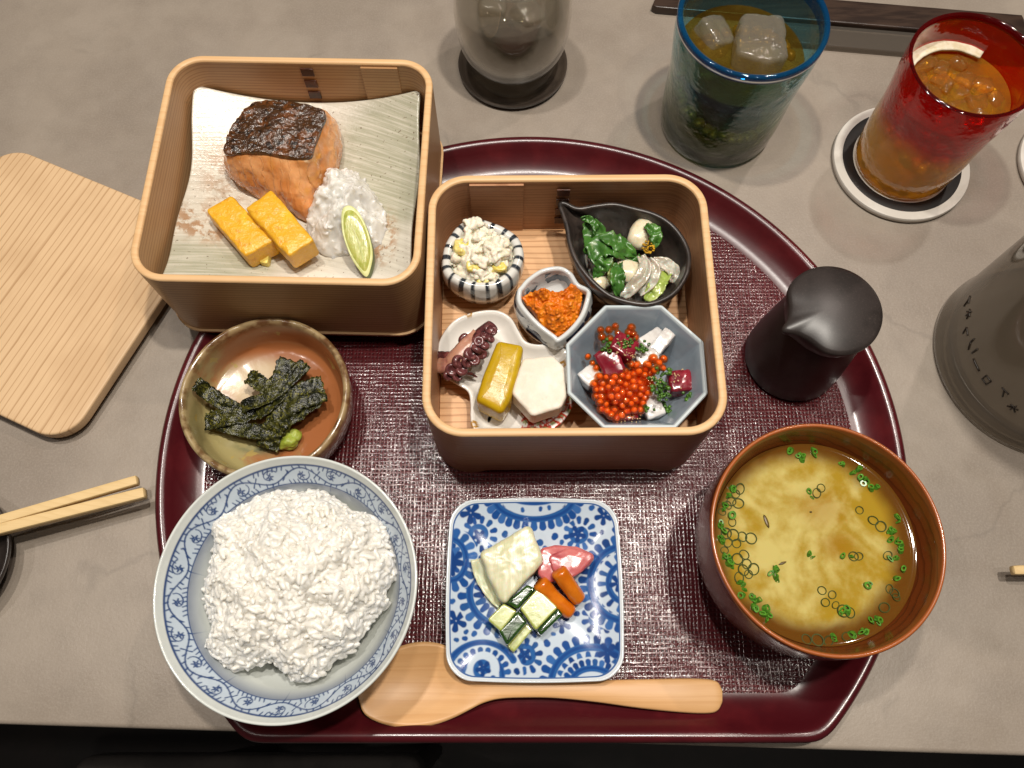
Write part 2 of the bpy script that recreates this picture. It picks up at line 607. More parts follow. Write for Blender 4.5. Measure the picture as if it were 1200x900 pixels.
# ------------------------------------------------------------------ setting: table, floor
def table_material():
    t = NT('grey_leathered_stone')
    c = t.mix(t.ramp(t.noise(0.09, 4, 0.6), 0.35, 0.65), srgb('80756a'), srgb('8e8377'))
    c = t.mix(t.ramp(t.noise(0.6, 5, 0.65, (3, 1, 0)), 0.4, 0.75, 0, 0.22), c, srgb('6f665c'))
    c = t.mix(t.ramp(t.noise(9.0, 2, 0.5, (3, 1, 0)), 0.4, 0.7, 0, 0.3), c, srgb('978d81'))
    # faint cloudy cracks
    v = t.n('ShaderNodeTexVoronoi', feature='DISTANCE_TO_EDGE')
    v.inputs['Scale'].default_value = 1.0
    mp = t.mapped(0.055, (0, 0, 24), (3.4, 1.2, 0))
    nz = t.n('ShaderNodeTexNoise'); nz.inputs['Scale'].default_value = 3.0; nz.inputs['Detail'].default_value = 4
    t.l(mp, nz.inputs['Vector'])
    vm = t.n('ShaderNodeVectorMath', operation='ADD')
    sc = t.n('ShaderNodeVectorMath', operation='SCALE'); sc.inputs['Scale'].default_value = 0.35
    t.l(nz.outputs['Color'], sc.inputs[0]); t.l(mp, vm.inputs[0]); t.l(sc.outputs[0], vm.inputs[1])
    t.l(vm.outputs[0], v.inputs['Vector'])
    crack = t.math('MULTIPLY', t.ramp(v.outputs['Distance'], 0.0, 0.012, 1, 0), t.ramp(t.noise(0.12, 2, loc=(5, 5, 1)), 0.5, 0.62))
    c = t.mix(t.math('MULTIPLY', crack, 0.22), c, srgb('5d554d'))
    nb = t.bump(t.noise(5.5, 3, 0.6), 0.42, 0.03)
    nb = t.bump(t.noise(0.4, 3, 0.6), 0.12, 0.10, nb)
    t.principled(c, t.ramp(t.noise(0.5, 3), 0.3, 0.7, 0.34, 0.5), nb, spec=0.5)
    return t.m
M_table = table_material()
ea, eb = at(0, 849, 0), at(1200, 886, 0)
ang = math.degrees(math.atan2(eb[1] - ea[1], eb[0] - ea[0]))
emid = ((ea[0] + eb[0]) / 2, (ea[1] + eb[1]) / 2)
a_ = math.radians(ang)
def tb(x, y):      # table frame -> world
    return (emid[0] + x * math.cos(a_) - y * math.sin(a_), emid[1] + x * math.sin(a_) + y * math.cos(a_))
tab = [tb(-75, 0), tb(75, 0), tb(75, 78), tb(-75, 78)]
solo('table', slab(round_poly(tab, 0.4, 240), -3.0, 0.0, 0.25), M_table, None, None, (0, 0, -3.0), kind='structure')
M_floor = mat('dark_floor', '1a1614', 0.6, [('241d1a', 0.1, .4, .6)])
solo('floor', ([(-200, -140, -72), (200, -140, -72), (200, 200, -72), (-200, 200, -72)], [(0, 1, 2, 3)]), M_floor, None, None, (0, 0, -72), kind='structure')
# the grey cushion of a seat that shows below the table edge
sc_ = at(245, 905, -26)
M_seat = mat('grey_cushion', '3b3633', 0.8, [('2e2a28', 0.2, .4, .6)], [(6, .3, .05)])
st = thing('seat', 'dark grey cushioned seat in the dark below the table edge at bottom left', 'seat', (sc_[0], sc_[1] - 14, -72))
part(st, 'cushion', slab(round_poly([(sc_[0] - 11, sc_[1] - 30), (sc_[0] + 17, sc_[1] - 30), (sc_[0] + 17, sc_[1] + 1.2), (sc_[0] - 11, sc_[1] + 1.2)], 1.2), -30, -26, 0.6), M_seat)
for lx, ly in ((-8, -27), (14, -27), (-8, -2), (14, -2)):
    part(st, 'leg', tube([(sc_[0] + lx, sc_[1] + ly, -72), (sc_[0] + lx, sc_[1] + ly, -29.5)], [1.0, 1.6]), M_floor)

# ------------------------------------------------------------------ lacquer tray
TC, TR_, TCH = (1.1, 12.0), 20.8, -3.1
def tray_outline(d, n=360, sm=5):
    R = TR_ - d
    yc = TCH + d
    h = math.sqrt(max(R * R - (yc - TC[1]) ** 2, 0.01))
    a0 = math.atan2(yc - TC[1], h)
    a1 = math.pi - a0
    o = [(TC[0] + R * math.cos(a), TC[1] + R * math.sin(a)) for a in np.linspace(a0, a1, 280)]
    o += [(x, yc) for x in np.linspace(TC[0] - h, TC[0] + h, 80)[1:-1]]
    o = resample(np.array(o), n)
    for _ in range(sm):
        o = 0.5 * o + 0.25 * (np.roll(o, 1, 0) + np.roll(o, -1, 0))
    return o
TRAY_Z = 0.6
tray = thing('serving_tray', 'dark red lacquer half-moon serving tray with cloth-textured floor', 'tray', (TC[0], TC[1], 0))
M_lacq = mat('red_brown_lacquer', '400d13', 0.28, [('501419', 0.3, .45, .7)], [(9, .06, .02), (1.2, .08, .05)], spec=0.5, coat=0.3, coat_rough=0.14)
prof = [(1.6, 0.0), (1.15, 0.12), (0.55, 0.55), (0.12, 1.15), (0.0, 1.5), (0.05, 1.72), (0.2, 1.86), (0.42, 1.88), (0.62, 1.74), (0.85, 1.45), (1.3, 1.05), (1.8, 0.74), (2.15, 0.62), (2.45, 0.585), (2.7, 0.58)]
part(tray, 'rim', loft([ring(tray_outline(d), z) for d, z in prof]), M_lacq, angle=180)
part(tray, 'underside', loft([ring(tray_outline(1.6), 0.001), ring(tray_outline(6), 0.001)], False, True), M_lacq)

def weave_material():
    t = NT('cloth_lacquer')
    x, y, z = t.xyz()
    nx = t.noise((0.9, 5.0, 1), 3, 0.6, (1, 2, 3)); ny = t.noise((5.0, 0.9, 1), 3, 0.6, (7, 4, 3))
    wx = t.math('SINE', t.math('ADD', t.math('MULTIPLY', x, 2 * math.pi / 0.21), t.math('MULTIPLY', ny, 5.0)))
    wy = t.math('SINE', t.math('ADD', t.math('MULTIPLY', y, 2 * math.pi / 0.23), t.math('MULTIPLY', nx, 5.0)))
    tx = t.ramp(t.noise((5.5, 0.55, 1), 3, 0.6, (3, 9, 1)), 0.25, 0.75)
    ty = t.ramp(t.noise((0.55, 5.5, 1), 3, 0.6, (8, 1, 6)), 0.25, 0.75)
    h = t.math('MAXIMUM', t.math('MULTIPLY', wx, t.math('ADD', tx, 0.35)), t.math('MULTIPLY', wy, t.math('ADD', ty, 0.35)))
    h = t.math('ADD', h, t.math('MULTIPLY', t.noise(6, 3, 0.6), 0.9))
    c = t.mix(t.ramp(h, -0.4, 1.1), srgb('220708'), srgb('4a1518'))
    c = t.mix(t.ramp(t.noise(0.16, 3), 0.35, 0.7, 0, 0.35), c, srgb('571a22'))
    nb = t.bump(h, 1.0, 0.0115)
    t.principled(c, 0.2, nb, spec=0.42, coat=0.25, coat_rough=0.08)
    return t.m
M_weave = weave_material()
part(tray, 'tray_floor', loft([ring(tray_outline(2.3), TRAY_Z + .004), ring(tray_outline(8), TRAY_Z + .004)], False, True), M_weave)

# ------------------------------------------------------------------ cedar bento boxes
M_cw = wood('cedar_wall', 'bb966c', '966d46', 'Z', 0.26, rough=0.42, contrast=0.8, bend=0.1, width=.35, wander=2)
M_cw2 = wood('cedar_wall_red', 'b08260', '875a3a', 'Z', 0.30, rough=0.42, contrast=0.6, bend=0.3)
M_cf = wood('cedar_board', 'd2a67a', 'a97a50', 'Y', 0.36, rough=0.5, contrast=0.9, bend=0.1, width=.3, wander=1.5)
M_rim = wood('cedar_edge', 'd0ab7e', 'bd9263', 'Y', 0.5, rough=0.45, contrast=0.4, streak=0.5)
M_bark = mat('cherry_bark', '3c2015', 0.35, [('572f1d', 1.5, .4, .6)], [(6, .3, .03)])

def bento(name, label, loc, rot, w, d, zb, zf, zr, r, th, wallmat, stitch, lap, feet):
    b = thing(name, label, 'bento box', loc, rot)
    z0, f, zt = zb - loc[2], zf - loc[2], zr - loc[2]
    N = 320
    O = rrect(w, d, r, N)
    # bent wall: outer skin, inner skin; the pale cut edge is its own part
    lowz = np.full(N, z0)
    if feet:
        for i, (x, y) in enumerate(O):
            u = x if abs(y) > d / 2 - 0.3 else (y if abs(x) > w / 2 - 0.3 else 99)
            if abs(u) < w * 0.34: lowz[i] = z0 + feet * min(1, (w * 0.34 - abs(u)) / 0.6)
    wall = loft([ring(inset(O, th), lowz), ring(O, lowz), ring(O, lowz * .5 + zt * .5), ring(O, zt - 0.12), ])
    inner = loft([ring(inset(O, th), zt - 0.12), ring(inset(O, th), lowz)])
    wo = part(b, 'wall', join(wall, inner), wallmat, local=True, angle=40)
    part(b, 'rim', loft([ring(O, zt - .12), ring(inset(O, .02), zt - .05), ring(inset(O, .08), zt), ring(inset(O, th - .08), zt), ring(inset(O, th - .02), zt - .05), ring(inset(O, th), zt - .12)]), M_rim, local=True)
    bo = inset(O, th + 0.012)
    part(b, 'base_board', slab(bo, f - 0.5, f, 0.03, 2), M_cf, local=True)
    if not feet:
        part(b, 'foot_band', loft([ring(inset(O, .3), z0 - .01), ring(inset(O, -.02), z0 - .01), ring(inset(O, -.12), z0 + .08), ring(inset(O, -.12), z0 + .26), ring(inset(O, .01), z0 + .32)], True), M_rim, local=True)
    # overlapped end of the bent wall and its bark stitches
    yb = d / 2 - th
    x0, x1 = lap
    part(wo, 'lap_end', box(((x0 + x1) / 2, yb - 0.06, (zt + f) / 2 - .12), (x1 - x0, 0.12, zt - f - 0.26)), wallmat, local=True, smooth=False)
    for k in range(stitch[2]):
        zz = zt - stitch[3] - k * stitch[4]
        o = part(wo, 'bark_stitch', slab(np.array([(stitch[0] - k * stitch[5] - .36, -.3), (stitch[0] - k * stitch[5] + .36, -.3), (stitch[0] - k * stitch[5] + .36, .3), (stitch[0] - k * stitch[5] - .36, .3)]) * 1.0, -.05, .05, .03, 2), M_bark, local=True)
        V = o.data.vertices
        sx = stitch[0] - k * stitch[5]
        for v in V:       # stand the stitch up against the back wall
            x, y, z = v.co
            v.co = (x, (yb - stitch[1]) * S - z, zz * S + y)
    return b

B1 = (-12.1, 26.0, 1.95)
box1 = bento('bento_box', 'cedar bento box holding grilled salmon plate, standing over the tray edge', B1, -1.3, 15.05, 14.35, 1.95, 2.7, 8.35, 1.9, 0.4, M_cw, (0.15, .03, 4, .75, .95, 0.0), (3.3, 5.4), 0)
B2 = (3.03, 18.25, TRAY_Z)
box2 = bento('bento_box', 'cedar bento box holding five small side dishes on the tray', B2, 0.4, 14.95, 14.75, TRAY_Z + .005, 2.95, 7.9, 2.1, 0.42, M_cw2, (-0.15, .16, 4, .9, .95, .0), (-5.3, -2.35), 0.5)

# loose lid
M_lid = wood('cedar_lid', 'cbac86', 'a07c56', 'X', 0.46, rough=0.5, contrast=1.0, line=0.85, streak=0.3, bend=0.1, width=.3, wander=1.6)
LID = (-29.1, 22.4, 0.0)
lid = thing('bento_lid', 'loose square cedar lid with straight grain lying on the table', 'lid', LID, -24)
part(lid, 'board', slab(rrect(15.4, 15.4, 2.0, 200), 0.45, 1.25, 0.14), M_lid, local=True)
for sx in (-4.5, 4.5):
    part(lid, 'cleat', slab(round_poly([(sx - .6, -6.2), (sx + .6, -6.2), (sx + .6, 6.2), (sx - .6, 6.2)], .2), 0.005, 0.46, 0.05), M_rim, local=True)

# ------------------------------------------------------------------ square plate with the salmon
def hakeme_material():
    t = NT('brushed_glaze')
    x, y, z = t.xyz()
    wob = t.math('MULTIPLY', t.math('POWER', x, 2), 0.035)
    cv = t.n('ShaderNodeCombineXYZ')
    t.l(t.math('MULTIPLY', x, 0.22), cv.inputs[0])
    t.l(t.math('MULTIPLY', t.math('ADD', t.math('ADD', y, wob), t.math('MULTIPLY', x, 0.16)), 5.2), cv.inputs[1])
    st = t.n('ShaderNodeTexNoise'); st.inputs['Scale'].default_value = 1.0; st.inputs['Detail'].default_value = 5; st.inputs['Roughness'].default_value = .65
    t.l(cv.outputs[0], st.inputs['Vector'])
    s = st.outputs['Fac']
    big = t.noise(0.35, 4, 0.6, (2, 2, 2))
    c = t.mix(t.ramp(s, 0.30, 0.70), srgb('b6afa0'), srgb('cac4b6'))
    # green-grey areas, broken up by the brush streaks
    gm = t.math('MAXIMUM', t.ramp(t.dist(5.2, 2.6, sx=4.2, sy=4.6), 0.7, 1.15, 1, 0), t.ramp(t.dist(-4.6, -4.6, sx=3.6, sy=2.0), 0.6, 1.2, 1, 0))
    c = t.mix(t.math('MULTIPLY', gm, t.ramp(s, 0.70, 0.36, 0.25, .9)), c, srgb('96957f'))
    # rust where the clay shows
    rm = t.math('MAXIMUM', t.ramp(t.dist(-5.4, -1.6, sx=2.4, sy=1.5), 0.4, 1.2, 1, 0), t.ramp(t.dist(4.9, -2.4, sx=1.0, sy=2.2), 0.4, 1.2, 1, 0))
    rm = t.math('MAXIMUM', rm, t.ramp(t.dist(-4.6, 1.8, sx=1.6, sy=3.0), 0.5, 1.2, .6, 0))
    c = t.mix(t.math('MULTIPLY', rm, t.ramp(t.noise(1.6, 4, .65, (3, 3, 1)), 0.42, 0.58, 0.0, .8)), c, srgb('94683c'))
    # thick white slip at the front and at the left corner
    wm = t.math('MAXIMUM', t.ramp(t.dist(2.2, -6.0, sx=4.8, sy=1.8), 0.55, 1.15, 1, 0), t.ramp(t.dist(-5.8, 5.6, sx=3.0, sy=1.5), 0.4, 1.2, .8, 0))
    c = t.mix(t.math('MULTIPLY', wm, t.ramp(big, 0.3, 0.6, .5, 1)), c, srgb('ddd6ca'))
    c = t.mix(t.ramp(t.noise(5.0, 2, loc=(1, 4, 4)), 0.66, 0.72, 0, .7), c, srgb('5b4630'))
    nb = t.bump(s, 0.5, 0.05)
    nb = t.bump(t.noise(5.5, 3), 0.5, 0.035, nb)
    t.principled(c, 0.2, nb, spec=0.55)
    return t.m
PL1 = (-12.2, 25.9, 2.7)
plate1 = thing('square_plate', 'square brushed-glaze plate with raised corners inside the bento box', 'plate', PL1, -1.5)
def bowl_z(x, y): return 1.15 + 0.031 * (x * x + y * y)
def plate_ring(s, dz, side=13.35):
    o = rrect(side, side, 0.35, 240) * s
    o[:, 0] += 0.10 * np.sin(o[:, 1] * .9)
    return ring(o, np.array([bowl_z(x, y) + dz for x, y in o]))
up = [plate_ring(s, 0) for s in np.linspace(0.985, 0.02, 40)]
dn = [plate_ring(s, -0.45) for s in np.linspace(0.02, 0.985, 20)]
part(plate1, 'dish', loft(dn + [plate_ring(1.0, -.32), plate_ring(1.004, -.15), plate_ring(.998, -.03)] + up, True, True), hakeme_material(), local=True, angle=180)
part(plate1, 'foot_ring', lathe([(3.2, 0.01), (3.6, 0.01), (3.7, 1.2), (3.0, 1.0)], 64), M_rim, local=True)
def plate1_z(x, y): return PL1[2] + bowl_z(x - PL1[0], y - PL1[1])
# ------------------------------------------------------------------ salmon, omelette, daikon, citrus
def salmon_material():
    t = NT('grilled_salmon')
    x, y, z = t.xyz()
    c = t.mix(t.ramp(t.noise(0.8, 4), 0.35, 0.7), srgb('da9e68'), srgb('c27c42'))
    # flakes: thin pale seams that run down the flesh
    u = t.math('ADD', t.math('MULTIPLY', x, 1.9), t.math('MULTIPLY', t.noise(0.9, 3), 1.6))
    f = t.math('FRACT', u)
    seam = t.math('MULTIPLY', t.ramp(f, .78, .95), t.ramp(f, .95, 1.0, 1, 0))
    c = t.mix(t.math('MULTIPLY', seam, .16), c, srgb('dcb07c'))
    c = t.mix(t.ramp(t.noise(1.6, 3, loc=(4, 4, 4)), .64, .74, 0, .7), c, srgb('e6c7a2'))
    c = t.mix(t.ramp(t.noise(0.7, 2, loc=(9, 4, 1)), .55, .75, 0, .6), c, srgb('c98a18'))
    nb = t.bump(seam, .6, .05)
    nb = t.bump(t.noise(3.5, 4), .35, .07, nb)
    t.principled(c, .27, nb, spec=.55, sss=.25, sss_scale=.005, sss_rad=(1, .5, .25), coat=.4, coat_rough=.1)
    return t.m
skin_px = [(299, 120), (330, 119), (358, 123), (380, 133), (376, 150), (368, 170), (362, 184), (340, 184), (318, 180), (290, 178), (264, 179), (268, 160), (278, 141)]
base_px = [(298, 118), (330, 117), (362, 124), (386, 138), (398, 156), (397, 184), (384, 208), (371, 224), (366, 238), (355, 250), (334, 238), (306, 226), (284, 216), (267, 203), (256, 172), (262, 156), (276, 140)]
ZB = 4.0
sk = ccw(smooth_closed(pts(skin_px, 7.3), 300))
bs = ccw(smooth_closed([at(x, y, 7.0 if (y < 145 and x < 384) or x < 264 else 5.0) for x, y in base_px], 300))
k0 = lambda o: np.roll(o, -int(np.argmin(np.hypot(o[:, 0] - o[:, 0].min(), o[:, 1] - o[:, 1].mean()))), 0)
sk, bs = k0(sk), k0(bs)
fl = thing('salmon_fillet', 'thick piece of grilled salmon with charred dark skin on top', 'salmon', (*bs.mean(0), ZB))
R = []
for k in range(31):
    t = k / 30
    e = t ** 1.35
    o = bs * (1 - e) + sk * e
    o = inset(o, -0.22 * math.sin(math.pi * t) + (0.25 if k == 0 else 0))
    z = np.array([max(plate1_z(x, y) + .01, ZB) * (1 - t) + 7.15 * t for x, y in o])
    # flakes: each layer of flesh steps out a little over the next
    fl_ = np.array([(2.0 * x - 1.1 * y + .35 * zz + .55 * fbm(x * .9, y * .9, zz * .9)) % 1 for (x, y), zz in zip(o, z)])
    o = inset(o, 0)
    nn_ = inset(o, 1.0) - o
    o = o + nn_ * (.075 * fl_ * math.sin(math.pi * min(1, t * 1.02)))[:, None]
    o = np.array([(x + .09 * fbm(x * 1.5, y * 1.5, zz * 1.5), y + .09 * fbm(x * 1.5 + 9, y * 1.5, zz * 1.5)) for (x, y), zz in zip(o, z)])
    R.append(ring(o, z))
R.append(ring(inset(sk, .5), 7.22))
part(fl, 'flesh', loft(R, True, True), salmon_material(), angle=180)
M_skin = mat('charred_skin', '3c2410', .24, [('5c3314', 1.1, .48, .62), ('1c1109', 3.2, .48, .64), ('6e4418', 6, .6, .7, .8)], [(8, 1.0, .05, 4), (1.6, .4, .08)], spec=.6, coat=.4, coat_rough=.12)
so = inset(sk, -.04)
R = [ring(inset(so, .25), 7.18), ring(inset(so, -.02), 7.16)]
for k in range(46):
    s = k / 45
    o = sk.mean(0) + (so - sk.mean(0)) * (1 - s * .97)
    o = np.array([(x + .07 * fbm(x * 3, y * 3, 5), y + .07 * fbm(x * 3, y * 3, 9)) for x, y in o])
    R.append(ring(o, np.array([7.34 + .14 * s + .12 * fbm(x * 1.4, y * 1.4, 3.3) + .035 * fbm(x * 4.5, y * 4.5, 1) for x, y in o])))
part(fl, 'skin', loft(R, False, True), M_skin, angle=180)

M_egg = mat('rolled_omelette', 'd6a024', .4, [('e2ae2a', .9, .45, .7), ('b97208', 2.0, .58, .72, .6), ('ecc75a', 4.5, .6, .72, .5)], [(2.4, .9, .12, 4), (9, .5, .03)], sss=.1, sss_scale=.003, spec=.5, coat=.15, coat_rough=.2)
def omelette(px, ztop, th, label, seed):
    o = ccw(round_poly(pts(px, ztop), .14, 120))
    zb = ztop - th
    R = []
    prof = [(.15, 0), (.04, .03), (0, .12), (-.02, .5), (0, .9), (.03, .97), (.1, 1.0)]
    for d, k in prof:
        q = inset(o, d)
        q = np.array([(x + .05 * fbm(x * 1.6, y * 1.6, seed + k * 2), y + .05 * fbm(x * 1.6 + 5, y * 1.6, seed + k * 2)) for x, y in q])
        R.append(ring(q, np.array([zb + th * k + (.04 * fbm(x * 2, y * 2, seed) if k == 1 else 0) for x, y in q])))
    c = R[-1][:, :2].mean(0)
    for k in range(1, 10):
        q = c + (R[len(prof) - 1][:, :2] - c) * (1 - k / 10)
        R.append(ring(q, np.array([ztop + .06 * min(1, k / 3) + .06 * fbm(x * 2.2, y * 2.2, seed) for x, y in q])))
    return solo('omelette_slice', loft(R, True, True), M_egg, label, 'omelette', (*o.mean(0), zb), group='rolled omelette slices', angle=180)
omelette([(270, 228), (322, 281), (287, 300), (240, 246)], 6.0, 1.5, 'slice of yellow rolled omelette on the left, tucked under the other slice', 4)
omelette([(318, 221), (368, 281), (338, 300), (287, 244)], 6.55, 1.6, 'slice of yellow rolled omelette on the right, leaning on the other slice', 9)
M_eggp = mat('pale_egg', 'dccb6a', .4, [('c9b455', 2, .4, .6)], [(4, .4, .05)])
q = pts([(300, 298), (318, 294), (315, 312), (306, 310)], 4.6)
solo('egg_scrap', slab(round_poly(q, .1, 40), plate1_z(*np.mean(q, 0)) - .05, 4.9, .06), M_eggp, 'small pale yellow scrap of egg below the omelette slices', 'egg scrap', (*np.mean(q, 0), 4.5))

M_daikon = mat('grated_daikon', 'd6d4ce', .2, [('c8c6c0', 1.2, .4, .7)], [(5, .4, .05, 4)], sss=1.0, sss_scale=.007, sss_rad=(1, .95, .85), spec=.5)
dk = [(366, 210), (380, 196), (400, 191), (420, 199), (434, 214), (446, 232), (453, 254), (451, 276), (438, 289), (415, 293), (392, 294), (372, 289), (360, 274), (356, 254), (360, 232)]
do = smooth_closed(pts(dk, 5.2), 120)
hp = heap(do, 4.35, 2.1, .85, .75, 21, 26, .8, .12, zbot=4.0)
sh = scatter(hp, 420, blob((0, 0, 0), 1, .35, 1.4, 5, 1), (.10, .26), 5, .7, -.02, (1.7, .7, .45), keep=lambda p: p[2] > 4.3)
fuse(solo('grated_daikon', join(hp, sh), M_daikon, 'wet mound of grated white daikon beside the salmon', 'daikon', (*do.mean(0), 4.0), angle=180), .05)

# citrus wedge, cut face towards the viewer
lime_px = [(404, 253), (414, 249), (424, 257), (432, 273), (436, 293), (433, 308), (427, 318), (417, 309), (408, 294), (402, 273)]
lo = ccw(smooth_closed(pts(lime_px, 6.3), 90))
lc = lo.mean(0)
lz = lambda x, y: 6.35 + (y - lc[1]) * .33 - (x - lc[0]) * .1
lw = thing('citrus_wedge', 'green citrus wedge propped against the grated daikon', 'citrus', (*lc, 4.3))
R = []
for k in range(9):
    a = math.pi / 2 * k / 8
    q = lc + (lo - lc) * (1 - .75 * (1 - math.cos(a)))
    R.append(ring(q + np.array([.25, -.1]) * math.sin(a), np.array([lz(x, y) - 1.15 * math.sin(a) for x, y in q])))
M_rind = mat('citrus_rind', '3f4f1c', .35, [('56662a', 1.2, .4, .6)], [(10, .4, .02)], spec=.5)
part(lw, 'rind', loft(R[::-1], True, False), M_rind, angle=180)
M_pith = mat('citrus_pith', 'c6c78c', .45, [('b4ba72', 2, .4, .6)])
M_pulp = mat('citrus_pulp', 'a8aa58', .22, [('bcbc78', (9, 1.5, 2), .45, .65), ('8d9a36', 2, .5, .7, .6)], [((9, 2, 2), .4, .05)], sss=.2, sss_scale=.003, spec=.6)
def face(s, dz): return ring(lc + (lo - lc) * s, np.array([lz(*(lc + (p - lc) * s)) + dz for p in lo]))
part(lw, 'pith', loft([face(1.0, 0), face(.97, .03), face(.86, .03)], False, False), M_pith)
part(lw, 'pulp', loft([face(.88, .0), face(.84, .06), face(.6, .09), face(.3, .08)], False, True), M_pulp, angle=180)
part(lw, 'membrane', tube([(lc[0] - .45, lc[1] + 1.0, lz(lc[0] - .45, lc[1] + 1.0) + .08), (lc[0] + .05, lc[1], lz(*lc) + .1), (lc[0] + .35, lc[1] - 1.1, lz(lc[0] + .35, lc[1] - 1.1) + .07)], [.02, .05, .02], 8), M_pith)

# ------------------------------------------------------------------ striped cup with tofu salad
ZF = 2.955
def ring_cup(rim_px, zr, zb, th, lip, base, depth, belly=.15, n=240):
    """hand-formed cup of a free outline: rings from foot up the outside, over the lip and down the inside."""
    o = ccw(smooth_closed(pts(rim_px, zr), n))
    c = o.mean(0)
    circ = np.hypot(*(o - c).T).mean()
    an = np.arctan2(o[:, 1] - c[1], o[:, 0] - c[0])
    rnd = c + circ * np.stack([np.cos(an), np.sin(an)], 1)
    R = []
    def mixo(s, t): return c + ((o * (1 - t) + rnd * t) - c) * s
    R.append(ring(mixo(base * .92, .8), zb))
    R.append(ring(mixo(base, .8), zb))
    for k in range(1, 9):
        u = k / 9
        s = base + (1 - base) * math.sin(u * math.pi / 2) ** .8
        q = mixo(s, .8 * (1 - u))
        R.append(ring(inset(q, -belly * math.sin(math.pi * u)), zb + (zr - zb - lip) * u))
    for k in range(7):
        a = math.pi * k / 6
        R.append(ring(inset(o, th / 2 - th / 2 * math.cos(a)), zr - lip + lip * math.sin(a)))
    for k in range(1, 9):
        u = k / 8
        q = mixo(1, .6 * u)
        R.append(ring(inset(q, th + .1 * u) * 1.0 if u < .5 else c + (inset(q, th + .1 * u) - c) * (1 - .75 * ((u - .5) * 2) ** 2), zr - lip - (depth - lip) * math.sin(u * math.pi / 2)))
    return o, c, R
cup_px = [(517, 306), (521, 285), (533, 266), (545, 257), (559, 254), (575, 258), (592, 265), (608, 277), (614, 296), (609, 314), (596, 329), (576, 338), (553, 338), (532, 330), (520, 320)]
o, c, R = ring_cup(cup_px, 5.9, ZF, .55, .3, .72, 1.9)
V, F = loft(R, True, True)
paint = np.tile(np.array(srgb('c9c8c2')), (len(V), 1))
N = 240
per = np.linalg.norm(np.roll(o, -1, 0) - o, axis=1).sum()
nst = 19
for r in range(len(R)):
    for i in range(N):
        if 3 <= r <= 18:
            u = (i / N * nst + .07 * math.sin(i * .31) + .05 * fbm(i * .05, r * .3, 2)) % 1
            w = .19 + .05 * fbm(int(i / N * nst) * 1.7, 3, 1)
            a = np.clip((w - abs(u - .5)) / .05, 0, 1)
            dk_ = np.array(srgb('2a3036')) * (1 + .6 * fbm(i * .2, r * .7, 8))
            paint[r * N + i] = paint[r * N + i] * (1 - a) + np.clip(dk_, 0, 1) * a
M_glaze = mat('painted_glaze', 'ffffff', .16, attr=True, bump=[(1.2, .08, .05)], spec=.5, coat=.4, coat_rough=.05)
solo('striped_cup', (V, F), M_glaze, 'small white cup with dark vertical stripes holding tofu salad', 'cup', (*c, ZF), paint=paint, angle=180)
M_tofu = mat('tofu_dressing', 'ddd6c4', .45, [('cfc6ac', 1.0, .45, .7)], [(4, .45, .07, 4)], sss=.25, sss_scale=.004, spec=.4)
M_yel = mat('yellow_fruit', 'cbb858', .28, [('d8ca86', 1.5, .4, .65)], [(4, .3, .05)], sss=.2, sss_scale=.004)
so_ = smooth_closed(pts([(526, 304), (531, 286), (540, 270), (551, 259), (566, 262), (584, 268), (597, 279), (603, 297), (597, 315), (582, 328), (562, 331), (543, 323), (530, 314)], 5.9), 110)
hp = heap(so_, 5.25, 1.0, .75, .95, 33, 24, .7, .08, zbot=4.4)
ts = thing('tofu_salad', 'creamy white tofu salad with yellow pieces in the striped cup', 'salad', (*so_.mean(0), 4.4))
fuse(part(ts, 'dressing', join(hp, scatter(hp, 160, blob((0, 0, 0), 1, .4, 1.4, 5, 1), (.1, .28), 6, .8, .02, keep=lambda p: p[2] > 5.2)), M_tofu, angle=180), .045)
rnd = random.Random(4)
for px, py, z, rx, ry, rz in ((580, 292, 6.5, .62, .7, .42), (560, 279, 6.35, .5, .42, .35), (556, 262, 6.2, .55, .4, .35), (562, 305, 6.45, .75, .34, .3), (592, 302, 6.1, .35, .5, .3), (534, 303, 5.9, .3, .45, .25), (563, 322, 6.0, .42, .3, .25), (578, 320, 6.0, .35, .35, .25), (571, 271, 6.3, .4, .35, .3)):
    x, y = at(px, py, z)
    part(ts, 'tofu_clump', blob((x, y, z - .18), (rx, ry, rz), .34, 2.3, rnd.random() * 50, 4), M_tofu, angle=180)
for px, py, z, rx, ry, rz in ((541, 289, 6.1, .48, .5, .38), (556, 312, 6.15, .5, .36, .3), (585, 312, 6.05, .5, .3, .25), (566, 327, 5.8, .34, .3, .22)):
    x, y = at(px, py, z)
    part(ts, 'yellow_piece', blob((x, y, z - .12), (rx, ry, rz), .14, 2.4, rnd.random() * 50, 4, box=.5), M_yel, angle=180)

# ------------------------------------------------------------------ blue-and-white cup with orange mash
cup2_px = [(606, 340), (610, 334), (618, 325), (635, 314), (656, 311), (670, 318), (679, 331), (691, 337), (693, 345), (686, 368), (673, 386), (655, 400), (646, 395), (625, 378), (607, 356)]
o, c, R = ring_cup(cup2_px, 5.5, ZF, .28, .16, .7, 1.7, belly=.28)
def blue_cup():
    t = NT('blue_white_glaze')
    x, y, z = t.xyz()
    n = t.noise(0.85, 2, .5, (7, 3, 5), dist=.6)
    band = t.math('MULTIPLY', t.ramp(n, .50, .53), t.ramp(z, 2.18, 2.30, 1, 0))
    cc = t.mix(t.ramp(t.noise(2, 2), .4, .6), srgb('27324c'), srgb('141a2c'))
    t.principled(t.mix(band, srgb('c6c9c8'), cc), .15, None, spec=.5, coat=.4, coat_rough=.05)
    return t.m
solo('blue_white_cup', loft(R, True, True), blue_cup(), 'small white cup with navy brushed patches holding orange mash', 'cup', (*c, ZF), angle=180)
